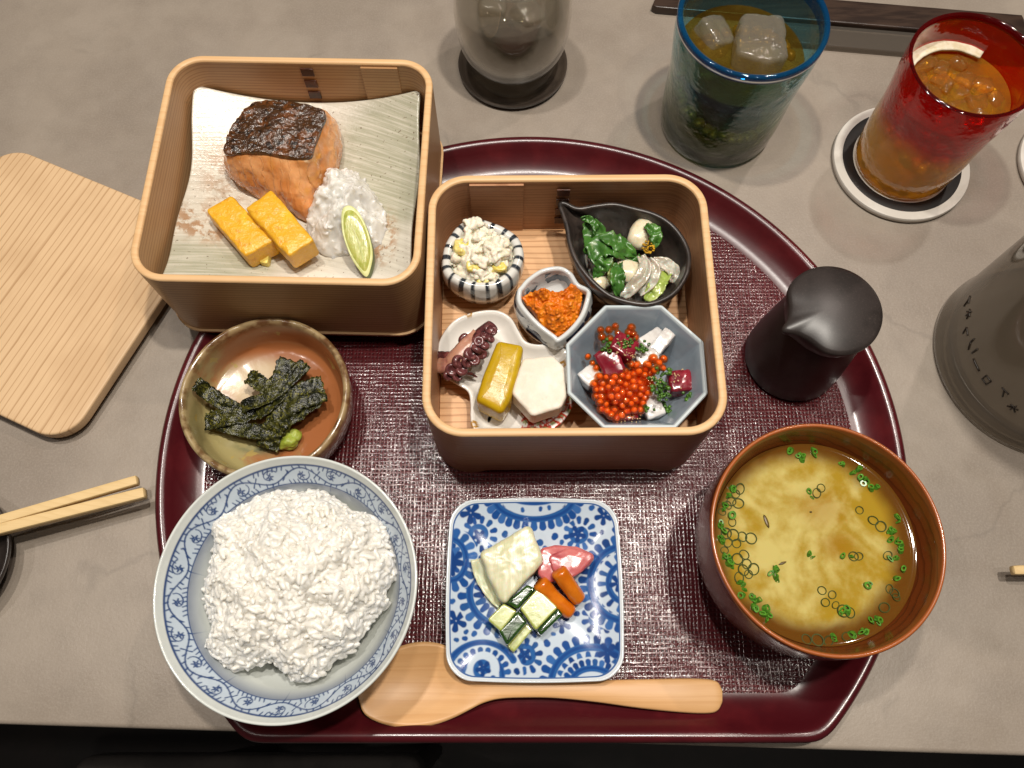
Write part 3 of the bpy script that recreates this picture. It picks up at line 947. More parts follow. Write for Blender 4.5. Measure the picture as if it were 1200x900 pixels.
M_mash = mat('orange_mash', 'c9690a', .42, [('dc8414', 1.6, .45, .68), ('b65206', .9, .5, .7, .7)], [(7, .7, .06, 4), (2, .4, .1)], sss=.12, sss_scale=.003, spec=.45)
mo = smooth_closed(pts([(613, 344), (632, 338), (650, 337), (664, 337), (677, 332), (683, 341), (679, 366), (665, 387), (653, 391), (638, 381), (623, 358)], 5.3), 110)
hp = heap(mo, 4.85, .75, .8, 1.05, 12, 24, .6, .06, zbot=4.2)
cr_ = scatter(hp, 700, blob((0, 0, 0), 1, .3, 1.4, 5, 1), (.05, .13), 8, .8, .0, keep=lambda p: p[2] > 4.7)
fuse(solo('orange_mash', join(hp, cr_), M_mash, 'grainy orange vegetable mash in the blue and white cup', 'mash', (*mo.mean(0), 4.2), angle=180), .035)

# ------------------------------------------------------------------ black leaf bowl with greens
leaf_px = [(654, 241), (655, 236), (659, 234), (666, 236), (678, 241), (697, 238), (720, 236), (743, 241), (768, 248), (787, 259), (801, 275), (810, 295), (809, 317), (798, 338), (782, 351), (759, 358), (730, 354), (709, 345), (689, 327), (673, 305), (665, 284), (662, 266), (658, 253)]
zr = 6.3
o = ccw(smooth_closed(pts(leaf_px, zr), 260))
body = ccw(smooth_closed(pts([(672, 262), (690, 243), (720, 236), (745, 241), (770, 249), (789, 261), (803, 277), (811, 297), (808, 318), (796, 339), (780, 352), (757, 358), (730, 354), (708, 345), (688, 327), (673, 305), (666, 285)], zr), 260))
cb = body.mean(0)
def by_angle(q, c):
    a = np.arctan2(q[:, 1] - c[1], q[:, 0] - c[0])
    return np.roll(q, -int(np.argmin(a)), 0)
o, body = by_angle(o, cb), by_angle(body, cb)
R = [ring(cb + (body - cb) * .45, ZF), ring(cb + (body - cb) * .5, ZF)]
for k in range(1, 10):
    u = k / 9
    q = cb + (body - cb) * (.5 + .5 * math.sin(u * math.pi / 2))
    e = max(0, (u - .55) / .45) ** 1.5
    R.append(ring(q * (1 - e) + o * e, ZF + (zr - .12 - ZF) * u))
for k in range(1, 6):
    a = math.pi * k / 5
    R.append(ring(inset(o, .14 - .14 * math.cos(a)), zr - .12 + .12 * math.sin(a)))
bi = inset(body, .34)
for k in range(1, 10):
    u = k / 9
    q = cb + (bi - cb) * (1 - .62 * u ** 2.2)
    e = max(0, 1 - u * 3.5)
    R.append(ring(q * (1 - e) + inset(o, .3) * e, zr - .15 - 2.45 * math.sin(u * math.pi / 2)))
M_black = mat('iron_black_glaze', '2a2421', .34, [('3a312c', .8, .4, .65), ('1c1816', 3, .5, .7)], [(5, .18, .02), (1.1, .15, .06)], spec=.5)
solo('leaf_bowl', loft(R, True, True), M_black, 'black leaf-shaped bowl with a small curled stem holding dressed greens', 'bowl', (*cb, ZF), angle=180)

M_leaf = mat('cooked_greens', '3a6426', .34, [('4a7a2c', .9, .45, .7), ('7d9c58', 1.6, .58, .75, .8), ('1c3f12', 2.5, .5, .7, .7), ('a9b58a', 1.3, .6, .72, .6)], [((2, 2, 2), .4, .06)], sss=.08, sss_scale=.002, spec=.5, coat=.12, coat_rough=.15)
M_leafp = mat('pale_greens', '8ea24a', .25, [('b4bd78', 1.2, .4, .65)], [((2, 2, 2), .3, .05)], spec=.6, coat=.4, coat_rough=.1)
M_tuber = mat('white_tuber', 'd3c9ae', .3, [('c2b595', 1.3, .45, .7)], [(3, .25, .05)], sss=.25, sss_scale=.004, spec=.5, coat=.3, coat_rough=.12)
M_jelly = mat('pale_jellyfish', 'b9b2a4', .18, [('a39a88', 1.2, .4, .65), ('d0cbc0', 3, .5, .7)], [(3, .3, .05)], sss=.4, sss_scale=.005, spec=.6, coat=.5, coat_rough=.08)
M_zest = mat('yellow_zest', 'c79a14', .5, [('a87c0a', 3, .4, .6)], [(8, .5, .04)])
def P3(l): return [(*at(x, y, z), z) for x, y, z in l]
gs = thing('dressed_greens', 'glossy green leaves, tuber slices and jellyfish in the black leaf bowl', 'salad', (*at(735, 305, 4.4), 3.9))
lw_ = lambda w: (lambda t: w * (math.sin(math.pi * min(1, .08 + t * .92)) ** .6 + .05))
for i, (path, w, cup, tw, m) in enumerate((
        ([(692, 259, 6.1), (697, 276, 6.0), (702, 300, 5.7), (705, 318, 5.3)], 1.3, .10, 60, M_leaf),
        ([(688, 300, 5.6), (706, 288, 6.1), (724, 292, 5.9), (742, 303, 5.3)], 1.35, .12, 30, M_leaf),
        ([(704, 279, 6.0), (718, 283, 6.1), (730, 290, 5.9), (745, 300, 5.4)], 1.0, .12, -50, M_leaf),
        ([(716, 291, 6.0), (710, 304, 5.9), (704, 315, 5.6), (697, 326, 5.0)], .85, .15, 30, M_leaf),
        ([(724, 309, 5.8), (723, 322, 5.9), (724, 335, 5.6), (726, 348, 5.0)], .78, .12, -20, M_leaf),
        ([(712, 300, 5.7), (716, 320, 5.5), (722, 336, 5.1)], .5, .15, 60, M_leafp),
        ([(782, 320, 5.2), (773, 330, 5.5), (766, 342, 5.4), (757, 352, 5.0)], .9, .18, 20, M_leafp),
        ([(757, 264, 6.05), (766, 270, 6.25), (768, 280, 6.1), (765, 292, 5.7)], .72, .1, 20, M_leaf),
        ([(684, 255, 6.15), (690, 258, 6.3), (695, 266, 6.25), (694, 277, 6.0)], .45, .35, 160, M_leaf),
        ([(752, 300, 5.4), (745, 310, 5.3), (748, 318, 5.0)], .5, .15, 60, M_leaf))):
    part(gs, 'leaf' if m is M_leaf else 'stalk', ribbon(P3(path), lw_(w), 30, 9, cup, .26, i * 5.3, .22, tw), m, solid=.05, angle=180)
for px, py, z, r, rot, sd in ((752, 273, 5.55, (.72, 1.05, .5), (0, 10, -28), 3), (738, 318, 5.35, (.95, .75, .5), (0, 0, -20), 5), (704, 330, 4.9, (.7, .5, .4), (0, 0, 20), 8)):
    x, y = at(px, py, z)
    part(gs, 'tuber_slice', blob((x, y, z - .1), r, .12, 1.3, sd, 3, rot, .3), M_tuber, angle=180)
for i, path in enumerate(([(752, 300, 5.8), (756, 312, 5.9), (752, 325, 5.8), (738, 340, 5.4), (730, 348, 5.0)],
                          [(760, 304, 5.8), (766, 316, 5.8), (762, 330, 5.6), (748, 344, 5.2)],
                          [(765, 305, 5.6), (780, 310, 5.5), (789, 320, 5.2), (787, 331, 4.9)])):
    part(gs, 'jellyfish_strip', ribbon(P3(path), lambda t: .75 * (.5 + .5 * math.sin(math.pi * t)), 30, 9, .22, .22, i * 9 + 2, .15, 50), M_jelly, solid=.09, angle=180)
x, y = at(760, 289, 5.9)
part(gs, 'zest', scatter(blob((x, y, 5.85), (.35, .42, .2), .05, 1, 1, 2), 90, blob((0, 0, 0), 1, .2, 1, 1, 1), (.03, .07), 3, .9), M_zest, kind='stuff')
part(gs, 'dressing', heap(smooth_closed(pts([(686, 290), (705, 275), (740, 290), (770, 300), (788, 318), (775, 345), (740, 352), (712, 340), (694, 322)], 4.6), 90), 4.1, .75, .5, .9, 3, 16, .7, .05), M_jelly, angle=180)
# ------------------------------------------------------------------ white gourd plate: octopus, yellow squash, taro
gp = [(511, 424), (515, 398), (532, 375), (556, 365), (581, 363), (598, 371), (608, 387), (616, 399), (630, 403), (648, 402), (662, 408), (672, 424), (676, 445), (674, 468), (665, 487), (648, 503), (610, 512), (572, 512), (554, 502), (551, 488), (551, 474), (548, 459), (533, 449), (516, 438)]
zr = 4.3
o = ccw(smooth_closed(pts(gp, zr), 420))
# keep the front of the plate inside the box wall
o[:, 1] = np.where(o[:, 1] < 12.0, 12.0 + (o[:, 1] - 12.0) * .35, o[:, 1])
c = o.mean(0)
R = [ring(inset(o, 1.0), ZF), ring(inset(o, .9), ZF), ring(inset(o, .45), 3.55), ring(inset(o, .08), 4.1), ring(o, 4.22), ring(inset(o, .05), zr), ring(inset(o, .16), zr)]
for k in range(1, 7):
    u = k / 6
    R.append(ring(inset(o, .16 + .75 * u), zr - .7 * math.sin(u * math.pi / 2)))
b0 = inset(o, .91)
cc = np.array([at(580, 430, 3.6), at(620, 470, 3.6)]).mean(0)
for k in range(1, 40):
    R.append(ring(b0 + (cc - b0) * (k / 40) , 3.6))
V, F = loft(R, True, True)
A = np.array(V)
pt = Paint(A[:, 0], A[:, 1], 'd4d0c9', .05)
pc = np.array(at(640, 492, 3.6))
dd = np.hypot(A[:, 0] - pc[0], (A[:, 1] - pc[1]) * 1.0)
zone = (dd < 2.1) & (A[:, 0] > at(611, 490, 3.6)[0]) & (A[:, 1] < at(640, 455, 3.6)[1])
red = np.array(srgb('a8301a')); grn = np.array(srgb('8f9468')); wht = np.array(srgb('d4d0c9'))
for i in np.where(zone)[0]:
    x, y = A[i, 0] * 1.9, A[i, 1] * 1.9
    a, b = (x * .8 + y * .6) % 1, (-x * .6 + y * .8) % 1
    if a < .24 or b < .24 or fbm(x * 1.5, y * 1.5, 3) > .25: pt.c[i] = red
    elif a > .55 and b > .55: pt.c[i] = grn
for px, py in ((549, 367), (556, 497), (659, 424)):
    gx, gy = at(px, py, zr)
    m = (np.hypot(A[:, 0] - gx, A[:, 1] - gy) < .22)
    pt.c[m] = np.array(srgb('a67c3a'))
    m = (np.hypot(A[:, 0] - gx, A[:, 1] - gy) < .09)
    pt.c[m] = np.array(srgb('d4d0c9'))
solo('gourd_plate', (V, F), M_glaze, 'white gourd-shaped plate with a red brocade corner inside the box', 'plate', (*c, ZF), paint=pt.c, angle=180)

M_oct = mat('octopus_skin', '4a2426', .25, [('6a3634', 1.5, .4, .65), ('241013', 3, .5, .7)], [(4, .3, .05)], sss=.08, sss_scale=.002, spec=.6, coat=.4, coat_rough=.1)
M_octf = mat('octopus_flesh', 'a87a64', .3, [('8a564c', 1.2, .45, .7)], [(4, .3, .04)], sss=.15, sss_scale=.003, spec=.5)
M_suck = mat('octopus_sucker', '6a3c3c', .25, [('4c2628', 3, .4, .6), ('8a5a56', 5, .55, .7, .7)], [(4, .2, .03)], spec=.6)
oc = thing('octopus_piece', 'purple simmered octopus tentacle with suckers on the white gourd plate', 'octopus', (*at(545, 415, 4), 3.7))
ax = curve3(P3([(522, 436, 4.3), (538, 426, 4.6), (552, 411, 4.9), (564, 396, 5.0), (577, 382, 4.9)]), 40)
tent = part(oc, 'tentacle', tube(ax, [.14 + .44 * math.sin(math.pi * min(1, .12 + .8 * (1 - k / 39))) ** .6 for k in range(40)], 20), M_oct, angle=180)
part(oc, 'cut_flesh', ribbon(P3([(513, 424, 4.7), (525, 424, 5.0), (537, 416, 5.3), (550, 401, 5.4), (560, 390, 5.3)]), lambda t: 1.15 - .6 * t, 26, 9, -.2, .08, 4, .08, -20), M_octf, solid=.25, angle=180)
part(oc, 'skin_flap', ribbon(P3([(513, 417, 4.75), (526, 416, 5.0), (540, 417, 5.15)]), lambda t: .5 - .2 * t, 20, 7, -.2, .06, 7, .15, 30), M_oct, solid=.08, angle=180)
part(oc, 'curled_tip', tube(curve3(P3([(545, 404, 5.1), (541, 399, 5.2), (544, 394, 5.3), (549, 395, 5.25)]), 16), [.22, .22, .21, .2, .2, .2, .19, .19, .18, .18, .17, .17, .16, .15, .14, .12], 12), M_oct, angle=180)
part(oc, 'curled_tip', tube(curve3(P3([(542, 437, 4.6), (551, 438, 4.4), (559, 442, 4.1)]), 12), [.14, .14, .13, .13, .12, .12, .11, .1, .09, .08, .06, .04], 10), M_oct, angle=180)
def sucker(p, r, seed):
    V, F = lathe([(.35, -.5), (.95, -.3), (1.0, .1), (.86, .38), (.62, .42), (.42, .22), (.22, .12)], 16, cap0=True, cap1=True)
    rr = random.Random(seed)
    m = np.array(Euler((rr.uniform(-.7, .7), rr.uniform(-.1, .9), 0)).to_matrix())
    return [tuple(np.array(p) + (m @ np.array(v)) * r) for v in V], F
rr = random.Random(3)
for px, py, z, r in ((530, 433, 4.95, .33), (537, 424, 5.15, .34), (541, 434, 4.95, .3), (548, 424, 5.2, .3), (551, 415, 5.4, .33), (556, 422, 5.2, .28), (559, 409, 5.5, .3), (565, 415, 5.2, .26), (561, 400, 5.5, .27), (568, 405, 5.4, .25), (568, 394, 5.45, .24), (575, 397, 5.3, .22), (573, 386, 5.35, .24), (578, 388, 5.2, .2), (525, 440, 4.7, .26), (536, 441, 4.7, .26)):
    part(tent, 'sucker', sucker((*at(px, py, z + .16), z + .16), r * 1.15, px), M_suck, angle=180)

def lumpy_slab(px, ztop, zb, r, seed, amp=.05, n=140, mid=0.0, roundness=.25, tilt=(0, 0)):
    o = ccw(round_poly(pts(px, ztop), roundness, n))
    c = o.mean(0)
    R = []
    H = ztop - zb
    for k in range(6):
        a = math.pi / 2 * k / 5
        R.append(ring(inset(o, r * (1 - math.sin(a))), zb + r * (1 - math.cos(a))))
    R.append(ring(inset(o, -mid), (zb + ztop) / 2))
    for k in range(6):
        a = math.pi / 2 * k / 5
        R.append(ring(inset(o, r * (1 - math.cos(a))), ztop - r * (1 - math.sin(a))))
    e = R[-1][:, :2]
    for k in range(1, 10):
        q = c + (e - c) * (1 - k / 10)
        R.append(ring(q, ztop + .05 * min(1, k / 4)))
    R2 = []
    for q in R:
        q = q.copy()
        for i in range(len(q)):
            x, y, z = q[i]
            q[i] = (x + amp * fbm(x * 1.4, y * 1.4, z + seed), y + amp * fbm(x * 1.4 + 9, y * 1.4, z + seed), z + (amp * fbm(x * 1.4, y * 1.4 + 7, seed) if z > (zb + ztop) / 2 else 0) + ((x - c[0]) * tilt[0] + (y - c[1]) * tilt[1]))
        R2.append(q)
    return loft(R2, True, True), c
M_squash = mat('simmered_squash', 'ac8a10', .26, [('ba9a1a', .8, .4, .65), ('8f7610', 1.6, .55, .7, .6)], [(10, .6, .012, 3)], spec=.5)
vf, c = lumpy_slab([(583, 398), (614, 404), (607, 440), (598, 468), (588, 484), (557, 468), (566, 438)], 5.9, 4.0, .34, 5, .015, tilt=(0, .05))
solo('squash_block', vf, M_squash, 'glossy yellow-green simmered squash block on the gourd plate', 'squash', (*c, 4.0), angle=180)
M_taro = mat('white_taro', 'cfc5b4', .5, [('d9d1c3', 1.0, .4, .65), ('bfb39f', 3, .58, .72, .5)], [(5, .25, .03, 4)], sss=.15, sss_scale=.003, spec=.35)
vf, c = lumpy_slab([(612, 420), (648, 417), (661, 430), (665, 462), (657, 477), (624, 487), (599, 460)], 5.75, 4.3, .16, 15, .03, roundness=.3, tilt=(.0, .04))
solo('taro_piece', vf, M_taro, 'pale hexagon-cut taro piece beside the squash on the gourd plate', 'taro', (*c, 4.2), angle=180)

# ------------------------------------------------------------------ octagonal bowl with sashimi cubes
op = [(709, 357), (776, 357), (825, 400), (830, 461), (792, 502), (707, 502), (665, 461), (663, 403)]
zr = 6.1
oo = np.array(pts(op, zr))
ctr = oo.mean(0)
oo = ctr + (oo - ctr) * 1.0
def octo(s, r=.12): return ccw(round_poly(ctr + (oo - ctr) * s, r, 240))
oct0 = octo(1, .14)
R = [ring(ctr + (oct0 - ctr) * .42, ZF), ring(ctr + (oct0 - ctr) * .48, ZF), ring(ctr + (oct0 - ctr) * .52, 3.3), ring(ctr + (oct0 - ctr) * .78, 4.7), ring(oct0, zr - .08), ring(inset(oct0, .05), zr), ring(inset(oct0, .16), zr), ring(inset(oct0, .22), zr - .07)]
for s, z in ((.86, 5.45), (.78, 4.85), (.70, 4.25), (.62, 3.75), (.56, 3.6), (.3, 3.55)):
    R.append(ring(ctr + (oct0 - ctr) * s, z))
def celadon():
    t = NT('blue_grey_glaze')
    x, y, z = t.xyz()
    c = t.mix(t.ramp(t.noise(0.7, 3), .35, .65), srgb('75818b'), srgb('828d96'))
    c = t.mix(t.ramp(z, 2.98, 3.12), c, srgb('b2bcbf'))
    t.principled(c, .22, t.bump(t.noise(1.5, 3), .06, .05), spec=.5, coat=.4, coat_rough=.08)
    return t.m
solo('octagonal_bowl', loft(R, True, True), celadon(), 'blue-grey octagonal bowl holding sashimi cubes and roe', 'bowl', (*ctr, ZF), angle=28)

M_tuna = mat('tuna', '6e1422', .2, [('86202e', 1.2, .4, .65), ('a35058', (2.5, .6, 2), .6, .75, .6)], [(3, .15, .03)], sss=.15, sss_scale=.004, sss_rad=(1, .2, .2), spec=.6, coat=.15, coat_rough=.15)
M_squid = mat('white_squid', 'd0cdc9', .22, [('bdb8b4', 1.3, .4, .65)], [(3, .15, .03)], sss=.4, sss_scale=.006, sss_rad=(1, .95, .9), spec=.6, coat=.4, coat_rough=.1)
M_roe = mat('salmon_roe', 'e27c24', .3, [('f09a3c', 3.0, .4, .65)], sss=.4, sss_scale=.003, sss_rad=(1, .4, .1), spec=.4)
M_roe2 = mat('marinated_roe', '9a4a18', .3, [('b06424', 2.0, .4, .65)], sss=.4, sss_scale=.003, sss_rad=(1, .4, .1), spec=.4)
M_chive = mat('chopped_chive', '2c4f14', .3, [('4b7222', 5, .4, .6)], spec=.5)
M_sesame = mat('sesame', 'b99a6a', .4, [('d2b88a', 8, .4, .6)])
def cube(px, py, z, dim, rot, m, label, cat, seed, name):
    x, y = at(px, py, z)
    vf = blob((x, y, z), dim, .06, 1.5, seed, 4, rot, .82)
    solo(name, vf, m, label, cat, (x, y, z - dim[2]), angle=180)
cube(715, 426, 5.35, (.72, .95, .62), (10, -12, 25), M_tuna, 'dark red tuna cube at the left of the octagonal bowl', 'tuna', 1, 'tuna_cube')
cube(730, 408, 5.75, (.78, .68, .55), (-8, 10, -30), M_tuna, 'red tuna cube dusted with sesame near the middle of the octagonal bowl', 'tuna', 2, 'tuna_cube')
cube(796, 449, 4.75, (.72, .70, .6), (0, 0, 5), M_tuna, 'red tuna cube at the right of the octagonal bowl under chives', 'tuna', 3, 'tuna_cube')
cube(731, 486, 4.6, (.85, .5, .5), (0, 0, 8), M_tuna, 'tuna cube at the front of the octagonal bowl under the roe', 'tuna', 9, 'tuna_cube')
cube(762, 398, 5.1, (.9, .38, .42), (0, 15, 38), M_squid, 'white squid baton at the back of the octagonal bowl', 'squid', 4, 'squid_piece')
cube(775, 402, 5.25, (.95, .42, .42), (0, -10, 50), M_squid, 'translucent white squid baton nearest the right rim of the bowl', 'squid', 5, 'squid_piece')
cube(691, 442, 4.9, (.6, .55, .5), (0, 0, 40), M_squid, 'white squid cube at the left rim of the octagonal bowl', 'squid', 6, 'squid_piece')
cube(764, 478, 4.5, (.62, .72, .5), (0, 0, 20), M_squid, 'white squid cube at the front of the octagonal bowl', 'squid', 7, 'squid_piece')
cube(757, 420, 5.1, (.7, .55, .5), (0, 0, 15), M_squid, 'white squid cube half hidden behind the roe', 'squid', 8, 'squid_piece')
M_shell = thin_glass('roe_membrane', 'fbc894', .06, diffuse=.16, dcol='e8802a', refl=1.0)
def egg_mesh(r, core):
    a, b = blob((0, 0, 0), r, 0, 1, 1, 3), blob((.03, -.02, -.04), r * .6, .02, 2, 1, 3)
    me = make_mesh('roe_egg', join(a, b), M_shell, angle=180)
    me.materials.append(core)
    n = len(a[1])
    for i, p in enumerate(me.polygons): p.material_index = 0 if i < n else 1
    return me
roe_v = egg_mesh(.25, M_roe)
def roe_heap(name, label, spots, m, seed, rad=1.0):
    c = at(spots[0][0], spots[0][1], spots[0][2])
    t = thing(name, label, 'roe', (*c, 4.6))
    rr = random.Random(seed)
    for px, py, z in spots:
        x, y = at(px, py, z)
        e = bpy.data.objects.new('roe_egg', m)
        e.location = ((x - c[0]) * S, (y - c[1]) * S, (z - 4.6) * S)
        s_ = rad * rr.uniform(.82, 1.15)
        e.scale = (s_ * rr.uniform(.93, 1.06), s_ * rr.uniform(.93, 1.06), s_ * rr.uniform(.82, 1.0))
        e.rotation_euler = (rr.uniform(0, 6), rr.uniform(0, 6), rr.uniform(0, 6))
        COL.objects.link(e); e.parent = t
    return t
rr = random.Random(11)
spots = []
def fill(poly_px, n, z0, z1, seed, gap=8.6):
    rr = random.Random(seed); out = []
    P = np.array(poly_px); cen = P.mean(0)
    xs, ys = P[:, 0], P[:, 1]
    def inside(x, y):
        c = False; j = len(P) - 1
        for i in range(len(P)):
            if (ys[i] > y) != (ys[j] > y) and x < (xs[j] - xs[i]) * (y - ys[i]) / (ys[j] - ys[i]) + xs[i]: c = not c
            j = i
        return c
    tries = 0
    while len(out) < n and tries < 6000:
        tries += 1
        x, y = rr.uniform(xs.min(), xs.max()), rr.uniform(ys.min(), ys.max())
        if not inside(x, y): continue
        if any(math.hypot(x - a, y - b) < gap for a, b, _ in out): continue
        k = 1 - min(1, np.min(np.hypot(xs - x, ys - y)) / 26)
        out.append((x, y, z0 + (z1 - z0) * (1 - k) + rr.uniform(-.12, .12)))
    return out
spots = fill([(696, 442), (705, 436), (722, 432), (745, 424), (764, 437), (765, 455), (755, 468), (752, 483), (738, 482), (722, 490), (705, 480), (696, 464)], 110, 5.3, 5.95, 5, 6.6)
spots += [(a, b, z - .42) for a, b, z in fill([(698, 444), (745, 428), (764, 440), (752, 480), (720, 486), (700, 472)], 40, 5.3, 5.75, 8, 8.5)]
rh = roe_heap('salmon_roe', 'heap of orange salmon roe in the middle of the octagonal bowl', spots, roe_v, 3)
part(rh, 'core', blob((*at(732, 456, 4.6), 4.5), (1.5, 1.2, .75), .1, 1, 3, 3), M_roe, angle=180)
roe_heap('salmon_roe', 'small bright orange roe cluster right of the roe heap', fill([(757, 424), (770, 417), (782, 420), (780, 433), (766, 437), (757, 434)], 12, 5.75, 6.0, 7, 7.6), roe_v, 6)
roe_b = egg_mesh(.265, M_roe2)
roe_heap('salmon_roe', 'brown-orange roe cluster at the back left of the bowl', fill([(704, 383), (715, 379), (726, 385), (724, 397), (711, 399), (703, 394)], 9, 5.7, 6.0, 9, 7.4), roe_b, 8)
roe_heap('salmon_roe', 'single dark roe clump behind the tuna cube', [(740, 384, 5.9), (742, 391, 5.85), (737, 390, 5.75), (744, 396, 5.6), (739, 397, 5.5)], roe_b, 9)
roe_heap('salmon_roe', 'pale orange roe eggs at the left rim of the octagonal bowl', [(689, 418, 5.3), (694, 425, 5.35), (699, 431, 5.4)], roe_v, 10, .8)
def bits(name, label, cat, spots, proto, size, m, seed, spread, n, stretch=(1, 1, 1)):
    rr = random.Random(seed); V, F = [], []
    for px, py, z in spots:
        for _ in range(n):
            x, y = at(px + rr.gauss(0, spread), py + rr.gauss(0, spread), z + rr.uniform(-.08, .1))
            s = rr.uniform(*size)
            mt = np.array(Euler((rr.uniform(0, 6), rr.uniform(0, 6), rr.uniform(0, 6))).to_matrix())
            pv = (np.array(proto[0]) * np.array(stretch) * s) @ mt.T + np.array([x, y, z + rr.uniform(-.05, .1)])
            b = len(V); V += [tuple(q) for q in pv]; F += [tuple(i + b for i in f) for f in proto[1]]
    c = at(*spots[0])
    return solo(name, (V, F), m, label, cat, (*c, spots[0][2]), kind='stuff', angle=180)
tubeproto = loft([ring(np.array([(math.cos(a), math.sin(a)) for a in np.linspace(0, 6.283, 10, endpoint=False)]) * r, z) for r, z in ((.6, -.7), (1, -.7), (1, .7), (.6, .7), (.6, -.7))])
bits('chopped_chives', 'chopped green chives sprinkled over the sashimi cubes', 'chives', [(751, 408, 6.1), (772, 452, 5.75), (780, 458, 5.6), (768, 446, 5.8), (776, 463, 5.4), (711, 403, 6.05), (734, 402, 6.25), (779, 433, 5.5)], tubeproto, (.07, .12), M_chive, 4, 5.0, 12)
bits('chopped_chives', 'chopped green chives fallen at the right of the octagonal bowl', 'chives', [(806, 464, 5.2), (811, 463, 5.1), (784, 480, 4.7), (777, 476, 4.7), (761, 477, 5.2)], tubeproto, (.07, .12), M_chive, 14, 3.2, 6)
seedproto = blob((0, 0, 0), (1, .6, .4), 0, 1, 1, 1)
bits('sesame_seeds', 'pale sesame crumbs sprinkled over the tuna and roe', 'sesame', [(729, 408, 6.35), (735, 414, 6.25), (767, 445, 6.0), (730, 492, 5.2), (746, 490, 5.1), (793, 441, 5.45)], seedproto, (.04, .08), M_sesame, 6, 5.5, 16)

# ------------------------------------------------------------------ stoneware dish with nori and wasabi
ND = (-13.36, 14.25)
def seto():
    t = NT('ash_glaze_stoneware')
    x, y, z = t.xyz()
    big = t.noise(0.35, 4, .6, (5, 2, 1), dist=.7)
    s = t.math('ADD', t.math('MULTIPLY', t.math('ADD', x, t.math('MULTIPLY', y, .75)), .14), t.math('MULTIPLY', t.math('SUBTRACT', big, .5), 1.5))
    c = t.mix(t.ramp(s, -.5, -.05), srgb('8f8458'), srgb('8f5732'))
    c = t.mix(t.ramp(t.dist(-1.0, 1.5, sx=2.4, sy=1.7), .5, 1.2, .9, 0), c, srgb('c0ac8a'))
    c = t.mix(t.math('MULTIPLY', t.ramp(t.dist(-.6, -1.8, sx=1.8, sy=.9), .5, 1.2, .9, 0), t.ramp(big, .35, .55)), c, srgb('4d5a42'))
    c = t.mix(t.ramp(t.noise(1.1, 2, .5, (2, 8, 2), dist=.4), .66, .69, 0, .8), c, srgb('9b8648'))
    # side wall and lip turn brown
    c = t.mix(t.ramp(z, 2.9, 3.7), c, t.mix(t.ramp(t.noise(1.5, 3), .4, .65), srgb('97835f'), srgb('5c4028')))
    t.principled(c, .2, t.bump(t.noise(2.0, 3), .12, .05), spec=.5, coat=.15, coat_rough=.08)
    return t.m
prof = [(2.9, TRAY_Z + .01), (3.1, TRAY_Z + .01), (3.15, .85), (4.0, 1.25), (4.45, 2.2), (4.55, 3.2), (4.6, 3.9), (4.55, 4.12), (4.42, 4.2), (4.28, 4.12), (4.2, 3.9), (4.1, 2.9), (4.0, 2.3), (3.9, 2.05), (3.7, 1.9), (3.3, 1.8), (1.8, 1.68), (.5, 1.65)]
V, F = lathe(prof, 180, *ND, True, True)
V = [(x, y, z + .05 * fbm(x * .5, y * .5, 2)) if z > 1 else (x, y, z) for x, y, z in V]
solo('stoneware_dish', (V, F), seto(), 'round brown and olive stoneware dish holding nori strips', 'dish', (*ND, TRAY_Z), angle=180)
M_nori = mat('toasted_nori', '181b0b', .22, [('3c3c16', 3.5, .45, .6), ('6c682a', 7, .55, .64, .9), ('0c0f08', 1.2, .5, .7)], [(8, 1.0, .05, 4), (2.2, .5, .08)], spec=.4)
nori = [([(229, 449, 3.9), (246, 462, 3.2), (268, 476, 2.7), (290, 488, 2.5)], .85),
        ([(240, 494, 2.6), (262, 490, 2.8), (285, 485, 2.8), (308, 478, 2.7)], 1.05),
        ([(243, 489, 2.5), (272, 500, 2.7), (300, 506, 2.7), (318, 508, 2.4)], .9),
        ([(341, 422, 3.0), (331, 446, 3.1), (316, 468, 3.1), (300, 482, 2.8)], 1.35),
        ([(380, 456, 3.0), (357, 462, 3.2), (333, 474, 3.1), (312, 488, 2.7)], 1.55),
        ([(291, 440, 3.0), (305, 449, 3.2), (320, 458, 3.1), (334, 470, 2.8)], .9),
        ([(358, 426, 3.2), (340, 444, 3.35), (318, 462, 3.3), (283, 478, 2.9)], .8),
        ([(313, 526, 2.3), (318, 508, 2.7), (328, 490, 3.0), (340, 474, 3.0)], 1.3),
        ([(374, 468, 2.9), (352, 482, 3.0), (332, 497, 2.8), (318, 514, 2.4)], .9)]
desc = ['curled nori strip reaching the left rim of the dish', 'nori strip lying across the left of the pile', 'lowest nori strip at the left front of the pile', 'wide nori strip rising at the back of the pile', 'widest nori strip at the right of the pile', 'short nori strip pointing to the back left', 'narrow nori strip crossing over the top of the pile', 'nori strip hanging to the front beside the wasabi', 'nori strip at the right front of the pile']
for i, (p, w) in enumerate(nori):
    vf = ribbon(P3(p), w, 40, 12, .02, .16, i * 7.7, .22, (i % 3 - 1) * 25)
    c = np.mean(np.array(vf[0]), 0)
    solo('nori_strip', vf, M_nori, desc[i], 'nori', tuple(c), group='nori strips in the stoneware dish', solid=.035, angle=180)
M_was = mat('wasabi', '84902e', .45, [('9aa544', 1.5, .4, .65)], [(5, .5, .06, 4)], sss=.15, sss_scale=.003)
x, y = at(337, 516, 2.2)
solo('wasabi_lump', join(blob((x, y, 2.1), (.62, .5, .4), .22, 1.6, 3, 4), blob((x + .35, y + .3, 2.15), (.36, .36, .32), .15, 1.9, 9, 3)), M_was, 'small lump of green wasabi below the nori strips', 'wasabi', (x, y, 1.75), angle=180)

